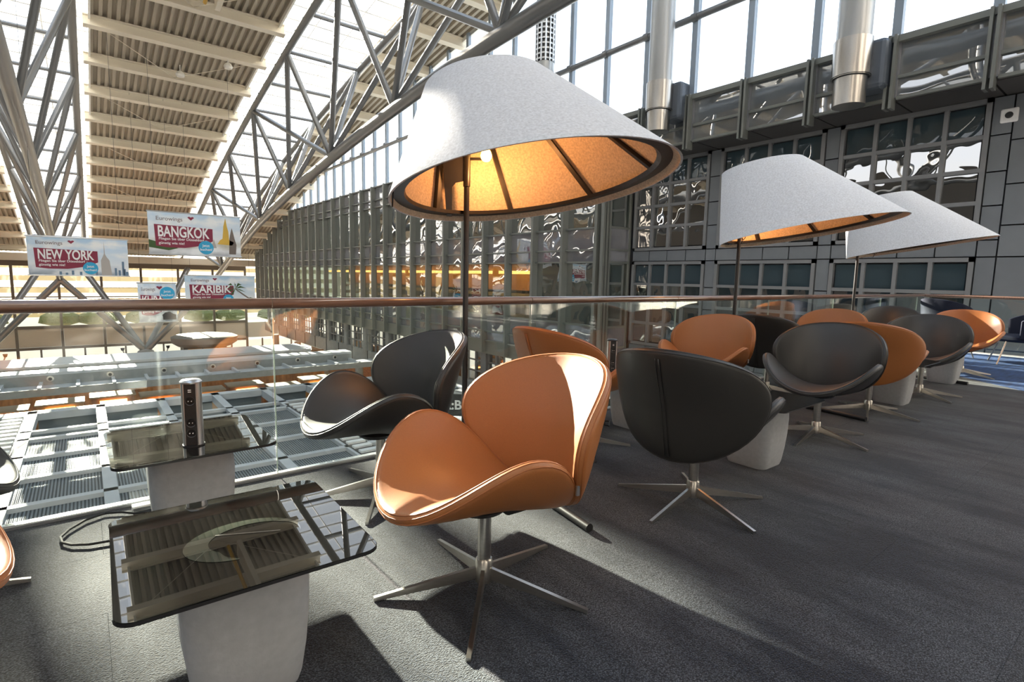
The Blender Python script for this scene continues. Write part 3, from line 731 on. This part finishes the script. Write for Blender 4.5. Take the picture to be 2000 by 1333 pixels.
poly(t,[(.86,.06),(.87,.45),(.885,.6),(.90,.72),(.915,.6),(.93,.45),(.95,.30),(.94,.06)],BRN,w,h,'printed_statue')
poly(t,[(.66,.2),(.69,.42),(.72,.2)],LGP,w,h,'printed_spire'); poly(t,[(.0,.16),(.0,.34),(.07,.30),(.3,.16),(.2,.10)],GRN,w,h,'printed_trees')
Yb=36.
a=ony(360,538,Yb); b=ony(497,541,Yb); c=ony(362,597,Yb)
t,w,h=banner('KA',a.x,b.x,c.z,a.z,Yb,'beach','KARIBIK','white travel banner reading KARIBIK with a palm tree print')
poly(t,[(.70,.55),(.71,.57),(.80,.42),(.92,.22),(.90,.20),(.79,.38)],BRN,w,h,'printed_trunk',-.009)
for a_ in range(9):
    an=R(-60+a_*38); L=.17
    poly(t,[(.705,.56),(.705+L*.5*math.cos(an)-.01,.56+L*1.1*math.sin(an)+.05),(.705+L*math.cos(an),.56+L*1.3*math.sin(an)-.04),(.705+L*.5*math.cos(an)+.01,.56+L*1.0*math.sin(an)-.01)],GRN,w,h,'printed_frond',-.012)
poly(t,[(.80,0),(.86,.16),(.92,.26),(1.0,.2),(1.0,0)],GRN,w,h,'printed_shrub')
a=ony(268,553,Yb); b=ony(343,552,Yb); c=ony(275,630,Yb)
t,w,h=banner('KU',a.x,b.x,c.z,a.z,Yb,'street','KUBA','narrow turned travel banner reading KUBA with a street print')
poly(t,[(.62,.05),(.60,.18),(.68,.24),(.80,.26),(.9,.2),(.97,.18),(.97,.05)],BLACK,w,h,'printed_car',-.010)

# ================================================================== BALUSTRADE
bal=empty('glass_balustrade',(0,3.28,0),label='frameless glass balustrade along the gallery edge under a wooden handrail',cat='balustrade')
XS=[-3.05]+[.84+1.95*i-1.95 for i in range(0,8)]+[13.0]
XS=[-5.02,-3.07,-1.11]+[.835+1.955*i for i in range(7)]+[13.0]
for a,b in zip(XS,XS[1:]):
    g=MB().box(a+.006,b-.006,-.008,.008,.02,.992).build('glass_panel',RAILGLASS,bal)
    e_=MB(); e_.box(a+.003,a+.009,-.0085,.0085,.02,.992); e_.build('panel_edge',glassmat('edge_glass%d'%len(MATS),(.8,.9,.85),.3,base=(.62,.70,.64),opacity=.6),g)
MB().box(-5,13,-.02,.02,-.01,.018).build('base_channel',ALU,bal)
hand=empty('handrail',(0,3.28,1.025),label='round brown wooden handrail capping the glass balustrade',cat='handrail')
for a,b in zip(XS,XS[1:]): MB().tube([(a+.002,0,0),(b-.002,0,0)],.031,16).build('rail_length',RAILW,hand,smooth=True)
b2=empty('glass_balustrade',(13.0,0,0),label='short glass balustrade at the far end of the gallery facing the offices',cat='balustrade')
for i in range(4): MB().box(-.008,.008,3.27-1.95*(i+1)+.006,3.27-1.95*i-.006,.02,.992).build('glass_panel',RAILGLASS,b2)
h2=empty('handrail',(13.0,0,1.025),label='thin bronze handrail across the far end of the gallery',cat='handrail')
MB().tube([(0,3.28,0),(0,-4.5,0)],.031,14).build('rail_length',RAILW,h2,smooth=True)

# ================================================================== CHAIRS
FA,FB_,FR,FK,FP,FEG=.474,.291,.458,-.437,1.9,-.097
def shellpt(which,rr,th,Bm):
    c,s=math.cos(th),math.sin(th); p=FP
    a=FA*math.copysign(abs(c)**(2/p),c); tt=math.copysign(abs(s)**(2/p),s); tt=tt*FB_ if tt>0 else tt*Bm
    a*=rr; tt*=rr
    return a,tt
def shellpos(which,s,t):
    s=s*(1+FEG*t/FB_); ph=s/FR; x=FR*math.sin(ph); n=FR*(1-math.cos(ph))+FK*t*t
    if which=='seat': y0,z0,al=-.104,.404,.099; td=(-math.cos(al),math.sin(al)); nd=(math.sin(al),math.cos(al))
    else: y0,z0,al=.352,.609,.323; td=(math.sin(al),math.cos(al)); nd=(-math.cos(al),math.sin(al))
    return Vector((x,y0+t*td[0]+n*nd[0],z0+t*td[1]+n*nd[1]))
def shellnrm(which,s,t):
    e=.004; a=shellpos(which,s+e,t)-shellpos(which,s-e,t); b=shellpos(which,s,t+e)-shellpos(which,s,t-e)
    n=a.cross(b).normalized()
    ref=Vector((0,0,1)) if which=='seat' else Vector((0,-1,0))
    return n if n.dot(ref)>0 else -n
def shell_mesh(which):
    Bm=.367 if which=='seat' else .300
    NT=56; rs=[.18,.38,.56,.70,.82,.91,.965,1.0]; ro=.021
    V=[];Fc=[]
    def pt(r_,k,off,out=0):
        th=2*PI*k/NT; s,t=shellpt(which,r_,th,Bm); P=shellpos(which,s,t); N=shellnrm(which,s,t)
        s2,t2=shellpt(which,r_*.985,th,Bm); O=(P-shellpos(which,s2,t2)).normalized()
        return P+N*off+O*out
    def thick(r_,c,e): return e+(c-e)*(1-r_**4)
    rings=[]
    for r_ in rs: rings.append([pt(r_*.97 if r_<1 else .965,k,thick(r_,.026,ro)) for k in range(NT)])
    for a in (60,30,0,-30,-60): rings.append([pt(.965,k,ro*math.sin(R(a)),ro*math.cos(R(a))) for k in range(NT)])
    for r_ in rs[::-1]: rings.append([pt(r_*.97 if r_<1 else .965,k,-thick(r_,.045,ro)) for k in range(NT)])
    top=shellpos(which,0,0)+shellnrm(which,0,0)*.026; bot=shellpos(which,0,0)-shellnrm(which,0,0)*.045
    V=[top]+[p for g in rings for p in g]+[bot]
    for k in range(NT): Fc.append((0,1+k,1+(k+1)%NT))
    for i in range(len(rings)-1):
        for k in range(NT): Fc.append((1+i*NT+k,1+i*NT+(k+1)%NT,1+(i+1)*NT+(k+1)%NT,1+(i+1)*NT+k))
    L=len(rings)-1
    for k in range(NT): Fc.append((len(V)-1,1+L*NT+(k+1)%NT,1+L*NT+k))
    mb=MB(); mb.add(V,Fc)
    pip=MB()
    pip.tube([pt(.965,k,ro*math.sin(R(52)),ro*math.cos(R(52))) for k in range(NT)],.0026,5,closed=True)
    pip.tube([pt(.965,k,-ro*math.sin(R(35)),ro*math.cos(R(35))) for k in range(NT)],.0026,5,closed=True)
    pip.tube([pt(.965,k,ro*math.sin(R(15)),ro*math.cos(R(15))) for k in range(NT)],.0018,5,closed=True)
    return mb,pip
chair_src={}
def make_chair(color):
    m_,mp_=(TAN,TANP) if color=='tan' else (BLK,BLKP)
    t=empty('lounge_chair')
    for w,nm in (('seat','seat'),('back','backrest')):
        mb,pip=shell_mesh(w); s=mb.build(nm,m_,t,smooth=True,angle=None); 
        pip.build('piping',mp_,s,smooth=True,angle=None)
        if w=='back':
            sm=MB(); sm.tube([shellpos('back',0,tt)-shellnrm('back',0,tt)*(.046+0*tt if abs(tt)<.2 else .046-(abs(tt)-.2)*.22) for tt in [ -.28+.05*i for i in range(12)]],.0045,6)
            sm.tube([shellpos('back',.02,tt)-shellnrm('back',0,tt)*(.044 if abs(tt)<.2 else .044-(abs(tt)-.2)*.22) for tt in [ -.28+.05*i for i in range(12)]],.002,5)
            sm.build('back_seam',mp_,s,smooth=True,angle=None)
    MB().lathe([(.09,.325),(.12,.35),(.10,.37)],20,(0,-.02,0)).build('mounting_plate',BLACK,t)
    # rear bracket joining the shells, upholstered underside
    MB().box(-.08,.08,.05,.25,.305,.345).build('shell_bracket',BLACK,t,bevel=.01)
    MB().lathe([(.026,.09),(.026,.34)],20).build('column',STEEL,t,smooth=True)
    hub=MB(); hub.lathe([(.034,.03),(.034,.115),(.030,.122)],20); hub.build('hub_collar',STEEL,t,smooth=True)
    return t
def leg_mesh():
    mb=MB(); P=lambda r_,w,z:(r_,w,z)
    v=[P(.03,-.010,.042),P(.03,.010,.042),P(.03,.007,.088),P(.03,-.007,.088),P(.415,-.009,.001),P(.415,.009,.001),P(.415,.008,.014),P(.415,-.008,.014)]
    mb.add(v,[(0,1,2,3),(4,7,6,5),(0,4,5,1),(1,5,6,2),(2,6,7,3),(3,7,4,0)]); me=mb.mesh('leg'); me.materials.append(STEEL); return me
LEG=leg_mesh()
SRC={'tan':None,'black':None}
def chair(color,x,y,yaw_,legoff,lab):
    if SRC[color] is None: t=make_chair(color); SRC[color]=t
    else:
        t=copy_tree(SRC[color])
        for ch in list(t.children):
            if ch.name.startswith('leg'): bpy.data.objects.remove(ch)
    t.location=(x,y,0); t.rotation_euler=(0,0,yaw_)
    tag(t,lab,'chair','swivel lounge chairs on the gallery')
    for k in range(5): inst('leg',LEG,t,(0,0,0),(0,0,R(legoff+72*k)-yaw_))
    return t
c1=chair('tan',1.155,1.597,-1.63,12,'tan leather lounge chair in the centre foreground, its backrest in bright sun')
tg=MB().box(-.004,.004,-.006,.006,-.018,.018).build('metal_tag',ALU,c1); tg.parent=c1; _s,_t=shellpt('back',1,R(-38),.30); tg.location=shellpos('back',_s,_t)+Vector((.012,-.012,0))
tag(tg,'small bright metal tag')
chair('tan',2.74,2.70,1.62,30,'tan leather lounge chair seen from behind, beside the large lamp pole')
chair('tan',4.55,2.80,-1.40,25,'tan leather lounge chair facing the camera beside the second lamp pole')
chair('tan',5.765,1.80,1.70,-18,'tan leather lounge chair seen from behind, with a dark chair in front of it')
chair('tan',7.38,2.82,-1.40,10,'tan leather lounge chair by the third lamp pole, only the top of its back visible')
chair('tan',9.45,1.88,-1.35,33,'tan leather lounge chair farthest right, in front of the blue carpet')
chair('tan',-.600,1.90,1.55,5,'tan leather lounge chair cut off at the left edge beside the front glass table')
chair('black',2.555,1.59,1.74,41,'black leather lounge chair seen from behind, right of the front tan chair')
chair('black',1.236,2.70,-1.57,20,'black leather lounge chair by the glass balustrade, sunlit, behind the front tan chair')
chair('black',4.49,1.745,-1.41,40,'dark leather lounge chair facing the camera, large one right of centre')
chair('black',5.85,2.82,1.70,10,'black leather lounge chair seen from behind, between the tan chair and the second lamp pole')
chair('black',7.20,1.77,-1.40,20,'dark leather lounge chair facing the camera, second from the right')
chair('black',9.60,2.82,-1.35,20,'dark leather lounge chair far back near the gallery corner')
chair('black',-.64,2.68,1.57,-2,'black leather lounge chair cut off at the left edge beside the rear glass table')

# navy armchairs at the far end
def armchair(x,y,rz,lab,tp=1.0):
    t=empty('armchair',(x,y,0),rz,label=lab,cat='chair',group='navy armchairs at the far end')
    N=mat('navy_fabric',(.008,.014,.035),.8)
    mb=MB(); pts=[]; 
    V=[];Fc=[];n=18
    for i in range(n+1):
        a=R(-15)+R(210)*i/n; c_,s_=math.cos(a),math.sin(a)
        k=abs(i/n-.5)*2; top=tp-.16*k**2
        for (ro_,z) in ((.36,.42),(.40,top),(.34,top),(.30,.42)): V.append((ro_*c_,ro_*s_*.9,z))
    for i in range(n):
        for q in range(4): Fc.append((i*4+q,i*4+(q+1)%4,i*4+4+(q+1)%4,i*4+4+q))
    Fc+=[(0,1,2,3),(n*4+3,n*4+2,n*4+1,n*4)]
    mb.add(V,Fc); mb.build('curved_backrest',N,t,smooth=True,bevel=.01)
    MB().lathe([(.28,.36),(.33,.40),(.33,.44),(.28,.47)],24).build('seat_cushion',N,t,smooth=True)
    for sx in (-1,1):
        for sy in (-1,1): MB().tube([(sx*.2,sy*.2,.37),(sx*.30,sy*.30,.0)],.011,8).build('leg',STEEL,t,smooth=True)
armchair(11.75,2.62,R(60),'navy fabric armchair behind the farthest tan chair')
armchair(11.6,1.62,R(200),'navy fabric armchair at the right, on the blue carpet',.86)

# ================================================================== TABLES
def rrect(hx,hy,r_,n=6):
    out=[]
    for cx,cy,a0 in ((hx-r_,hy-r_,0),(-hx+r_,hy-r_,90),(-hx+r_,-hy+r_,180),(hx-r_,-hy+r_,270)):
        for i in range(n+1): a=R(a0+90*i/n); out.append((cx+r_*math.cos(a),cy+r_*math.sin(a)))
    return out
def table(x,y,rz,lab,zt=.45):
    t=empty('side_table',(x,y,0),rz,label=lab,cat='table',group='glass side tables with stone pedestals')
    g=MB(); P=rrect(.30,.31,.045); n=len(P)
    g.prism(P,zt-.010,zt,'z'); top=g.build('table_top',TABLEGLASS,t)
    e_=MB(); P2=rrect(.3015,.3115,.046); e_.add([(p[0],p[1],zt-.0105) for p in P2]+[(p[0],p[1],zt-.0015) for p in P2],[(i,(i+1)%n,(i+1)%n+n,i+n) for i in range(n)])
    e_.build('glass_edge',BLACK,top)
    mb=MB(); V=[];Fc=[]
    prof=[(0,.120),(.004,.132),(.03,.140),(.12,.152),(.22,.160),(.32,.163),(.40,.158),(.43,.150),(zt-.0105,.140)]
    Q=[rrect(h,h,h*.42,5) for _,h in prof]; m_=len(Q[0])
    for (z,h),q in zip(prof,Q): V+=[(p[0],p[1],z) for p in q]
    for i in range(len(prof)-1):
        for k in range(m_): Fc.append((i*m_+k,i*m_+(k+1)%m_,(i+1)*m_+(k+1)%m_,(i+1)*m_+k))
    Fc.append(tuple(range(m_))[::-1]); Fc.append(tuple((len(prof)-1)*m_+k for k in range(m_)))
    mb.add(V,Fc); mb.build('pedestal',STONE,t,smooth=True,angle=50)
    return t
T=table(.312,1.640,R(-1),'smoked glass table in the left foreground with a frosted round mark, white pedestal below')
FROST=glassmat('frosted_mark',(.5,.52,.48),.10,base=(.10,.12,.09),opacity=.6)
mc=onz(478,1052,.45)-T.location; o=MB(); A=[];B=[]
for a in range(-20,262,6):
    tp_=min(1,(a+20)/60,(261-a)/45)
    c_,s_=math.cos(R(a)),math.sin(R(a)); ox,oy=.150*c_,.120*s_; ix,iy=.022+.112*c_,.086*s_
    A.append((mc.x+ox,mc.y+oy,.4512)); B.append((mc.x+ox+(ix-ox)*tp_,mc.y+oy+(iy-oy)*tp_,.4512))
n=len(A); o.add(A+B,[(i,i+1,n+i+1,n+i) for i in range(n-1)]); o.build('frosted_mark',FROST,T)
o=MB(); pts_=[onz(420,1047,.452),onz(548,1035,.452)]
p0,p1=pts_; dd=(p1-p0).normalized(); nn=Vector((-dd.y,dd.x,0))*.004
o.add([p0-nn*.6-T.location,p1-nn*.3-T.location,p1+nn*.3-T.location,p0+nn*.6-T.location],[(0,1,2,3)]); oo=o.build('shiny_bar',STEEL,T)  # thin shiny bar laid flat across the frosted mark
# rim screws in table dust are too small to see; rear tables
table(.335,2.765,R(1),'glass table by the balustrade carrying the power tower, at the left')
table(3.47,1.72,R(0),'glass table between the black rear-facing chair and the dark front-facing chair')
table(3.52,2.78,R(0),'glass table by the balustrade right of the sunlit tan chair')
table(6.485,1.82,R(0),'glass table behind the rear-facing tan chair')
table(6.58,2.80,R(0),'glass table by the third lamp near the balustrade')
table(8.45,1.85,R(0),'farthest glass table in front of the blue carpet')

# power towers
def power_tower(x,y,z,rz,lab):
    t=empty('power_tower',(x,y,z),rz,label=lab,cat='socket tower',group='socket towers on the tables')
    H=.275; 
    body=[(.040*math.cos(R(a)),.036*math.sin(R(a))) for a in list(range(-50,231,14))]
    V=[(p[0],p[1],0.004) for p in body]+[(p[0],p[1],H) for p in body]; n=len(body)
    mb=MB(); mb.add(V,[(i,(i+1)%n,(i+1)%n+n,i+n) for i in range(n)]+[tuple(range(n)),tuple(range(2*n-1,n-1,-1))]); mb.build('tower_body',ALU,t,smooth=True,angle=30)
    MB().box(-.022,.022,-.031,-.0275,.006,H-.002).build('socket_strip',BLACK,t)
    mb=MB(); mb.lathe([(.042,H),(.043,H+.006),(.036,H+.013),(.001,H+.018)],24); mb.build('tower_cap',BLACK if x>1 else ALU,t,smooth=True)
    MB().lathe([(.043,0),(.043,.006)],24).build('tower_base',BLACK,t)
    for z_ in (.06,.105,.20):
        s=MB().lathe([(.019,0),(.019,.002),(.015,-.001)],18).build('socket',DSTEEL,t); s.rotation_euler=(PI/2,0,0); s.location=(0,-.031,z_)
        for q in (-.006,.006):
            c=MB().lathe([(.002,0),(.002,.004)],8).build('socket_pin',WHITE,s); c.location=(q,0,0)
    for z_ in (.238,.246): MB().box(-.006,.006,-.0325,-.031,z_,z_+.004).build('usb_port',WHITE,t)
power_tower(.335,2.63,.45,R(-20),'aluminium socket tower standing on the left glass table by the balustrade')
p=ony(1157,730,2.72)
power_tower(3.24,2.80,.45,R(-30),'aluminium socket tower with a dark cap, behind the sunlit tan chair')

# ================================================================== LAMPS
def lamp(x,y,lab,detail=True):
    t=empty('floor_lamp',(x,y,0),label=lab,cat='lamp',group='large felt floor lamps over the chairs')
    nrm=Vector((-.064,.16,1)).normalized(); u=nrm.cross(Vector((0,1,0))).normalized(); v=nrm.cross(u)
    rc=Vector((-.016,-.71,1.704)); tcn=Vector((.02,-.181,2.399)); rr,tr_=.811,.391
    n=72
    def ring(s_,inset=0,k=n):
        c=rc.lerp(tcn,s_); r_=rr+(tr_-rr)*s_-inset
        return [c+(u*math.cos(2*PI*i/k)+v*math.sin(2*PI*i/k))*r_ for i in range(k)]
    mb=MB(); S=[0,.15,.3,.45,.6,.75,.9,.97,1.0]
    rings=[ring(s_) for s_ in S]+[ring(1.0,.03)]
    V=[p for g in rings for p in g]; Fc=[]
    for i in range(len(rings)-1):
        for k in range(n): Fc.append((i*n+k,i*n+(k+1)%n,(i+1)*n+(k+1)%n,(i+1)*n+k))
    Fc.append(tuple((len(rings)-1)*n+k for k in range(n)))
    mb.add(V,Fc); sh=mb.build('lamp_shade',FELT,t,smooth=True,angle=35)
    mi=MB(); ir=[ring(s_,.012) for s_ in S[:-1]]; V=[p for g in ir for p in g]; Fc=[]
    for i in range(len(ir)-1):
        for k in range(n): Fc.append((i*n+k,i*n+(k+1)%n,(i+1)*n+(k+1)%n,(i+1)*n+k))
    Fc.append(tuple((len(ir)-1)*n+k for k in range(n))); mi.add(V,Fc); mi.build('shade_lining',FELTIN,sh,smooth=True,angle=35)
    # rim edge
    e_=MB(); a_=ring(0); b_=ring(0,.012); e_.add(a_+b_,[(k,(k+1)%n,(k+1)%n+n,k+n) for k in range(n)]); e_.build('shade_rim',FELT,sh)
    # black frame ring inside rim and eight flat ribs
    fr=MB(); A=ring(.045,.014);B=ring(.045,.075);C_=ring(.075,.075);D=ring(.075,.014)
    V=A+B+C_+D; fr.add(V,[(q*n+k,q*n+(k+1)%n,((q+1)%4)*n+(k+1)%n,((q+1)%4)*n+k) for q in range(4) for k in range(n)])
    fr.build('frame_ring',BLACK,t)
    fr=MB(); A=ring(.93,.014);B=ring(.93,.05);C_=ring(.95,.05);D=ring(.95,.014)
    V=A+B+C_+D; fr.add(V,[(q*n+k,q*n+(k+1)%n,((q+1)%4)*n+(k+1)%n,((q+1)%4)*n+k) for q in range(4) for k in range(n)])
    fr.build('frame_ring',BLACK,t)
    for i in range(8):
        a=2*PI*(i+.35)/8; d=u*math.cos(a)+v*math.sin(a); tt=-u*math.sin(a)+v*math.cos(a)
        def Pq(s_,ins,w): return rc.lerp(tcn,s_)+d*(rr+(tr_-rr)*s_-ins)+tt*w
        vv=[Pq(.05,.014,-.016),Pq(.05,.014,.016),Pq(.05,.05,.016),Pq(.05,.05,-.016),Pq(.95,.014,-.016),Pq(.95,.014,.016),Pq(.95,.04,.016),Pq(.95,.04,-.016)]
        m=MB(); m.add(vv,[(0,1,2,3),(4,7,6,5),(0,4,5,1),(1,5,6,2),(2,6,7,3),(3,7,4,0)]); m.build('frame_rib',BLACK,t)
    # pole, sleeve, bracket plate
    MB().lathe([(.019,.02),(.019,1.82)],18).build('pole',DSTEEL,t,smooth=True)
    MB().lathe([(.024,1.80),(.024,2.02),(.018,2.03)],18).build('pole_sleeve',DSTEEL,t,smooth=True)
    bd=Vector((-.80,.30,0)).normalized()
    m=MB(); bs=bd.cross(Vector((0,0,1)))*.006; P=[(.0,2.0),(.0,1.84),(.075,1.82),(.10,1.79),(.10,1.60),(.135,1.60),(.165,2.0)]
    V=[bd*a+Vector((0,0,z))+bs for a,z in P]+[bd*a+Vector((0,0,z))-bs for a,z in P]; k=len(P)
    m.add(V,[tuple(range(k)),tuple(range(2*k-1,k-1,-1))]+[(i,(i+1)%k,(i+1)%k+k,i+k) for i in range(k)]); m.build('bracket_plate',DSTEEL,t)
    MB().tube([(0,0,1.98),(.07,-.07,1.98)],.010,8).build('bulb_arm',DSTEEL,t)
    b=MB(); b.lathe([(.004,-.042),(.022,-.036),(.034,-.018),(.037,0),(.030,.022),(.018,.040),(.016,.055)],18); bo=b.build('bulb',BULB,t,smooth=True); bo.location=(.085,-.10,2.0)
    pl=bpy.data.lights.new('bulb_light','POINT'); pl.energy=BULB_POWER; pl.color=(1,.40,.13); pl.shadow_soft_size=.05
    po=bpy.data.objects.new('bulb_light',pl); COL.objects.link(po); po.parent=t; po.location=(.10,-.20,1.93)
    # lacing cord and bow at the rim
    cord=MB(); ang=math.atan2((bd).dot(v),(bd).dot(u))
    d=u*math.cos(ang)+v*math.sin(ang); tt=-u*math.sin(ang)+v*math.cos(ang)
    for i in range(9):
        s_=.05+.05*i; p=rc.lerp(tcn,s_)+d*(rr+(tr_-rr)*s_-.017); q=rc.lerp(tcn,s_+.026)+d*(rr+(tr_-rr)*(s_+.026)-.017); cord.tube([p,q],.004,5)
    kn=rc+d*(rr-.02)
    cord.tube([kn+tt*.0,kn+tt*.03+Vector((0,0,.02)),kn+tt*.045+Vector((0,0,-.005)),kn+tt*.02+Vector((0,0,-.025)),kn],.0035,5)
    cord.tube([kn,kn-tt*.03+Vector((0,0,.03))],.0035,5); cord.tube([kn,kn+tt*.005+Vector((0,0,-.03)),kn-tt*.01+Vector((0,0,-.055))],.0045,5)
    cord.build('tie_cord',BLACK,t)
    # base: three black bars
    for ex,ey in ((-.22,-1.42),(-.62,.10),(.45,.08)):
        MB().tube([(0,0,.024),(ex,ey,.024)],.021,12).build('base_bar',BLACK,t,smooth=True)
    MB().lathe([(.05,0),(.05,.05),(.03,.06)],20).build('base_hub',BLACK,t)
    return t
lamp(2.041,3.085,'largest white felt floor lamp over the front chairs, its glowing bulb visible')
lamp(5.561,3.09,'middle white felt floor lamp, over the tan chair facing the camera')
lamp(8.68,3.02,'farthest white felt floor lamp, partly hidden by the middle one')

# ================================================================== SMALL THINGS
cb=[onz(x,y,.012) for x,y in ((292,1000),(262,1003),(238,1001),(205,1003),(168,1016),(135,1035),(118,1050),(121,1060),(140,1065),(175,1064),(222,1056),(262,1050))]
o=MB().tube(cb,.0055,8).build('power_cable',BLACK,smooth=True); tag(o,'black cable looping over the carpet beside the front glass table','cable')
p=onz(272,996,0)
t=empty('cable_outlet',(p.x+.03,p.y,0),R(2),label='white cable outlet on the carpet at the foot of the rear left table',cat='outlet')
MB().box(-.06,.06,-.025,.025,0,.028).build('outlet_body',WHITE,t,bevel=.004); MB().box(-.055,.055,-.028,-.024,.006,.020).build('outlet_slot',ALU,t)
pp=[Vector(q) for q in ((3.12,2.93,.44),(3.10,2.95,.25),(3.16,2.90,.06),(3.30,2.85,.012),(3.42,2.95,.012),(3.30,3.05,.012))]
o=MB().tube(pp,.005,8).build('power_cable',BLACK,smooth=True); tag(o,'black cable dropping from the rear table to a dark plate on the floor','cable')
o=MB().box(3.05,3.35,2.93,3.17,0,.022).build('floor_plate',mat('slate_plate',(.05,.055,.065),.4),bevel=.004); tag(o,'flat dark plate on the carpet beside the rear table by the balustrade','plate')
# sign across the void
s0=ony(880,795,9.0)
s0=ony(866,803,9.0); t=empty('shop_sign',(s0.x,9.0,s0.z),R(-38),label='dark sign with white letters beyond the glass, behind the sunlit dark chair',cat='sign')
MB().box(-.12,1.15,0,.05,-.10,.34).build('sign_board',BLACK,t)
text_mesh('R:B',.26,WHITE,t,'sign_letters',Matrix.Translation((0,-.012,.04))@Matrix.Rotation(PI/2,4,'X'),.004,bold=.006)
text_mesh('Bistro',.12,WHITE,t,'sign_letters',Matrix.Translation((.50,-.012,.02))@Matrix.Rotation(PI/2,4,'X'),.004)
for i,cc in enumerate(((.8,.1,.05),(.8,.5,.05),(.1,.5,.2),(.2,.2,.6))): MB().box(.50+.09*i,.55+.09*i,-.012,0,.18,.22).build('sign_dot',mat('dot%d'%i,cc,.5),t)
for o in list(bpy.data.objects):
    if o.type=='EMPTY' and not o.children: bpy.data.objects.remove(o)
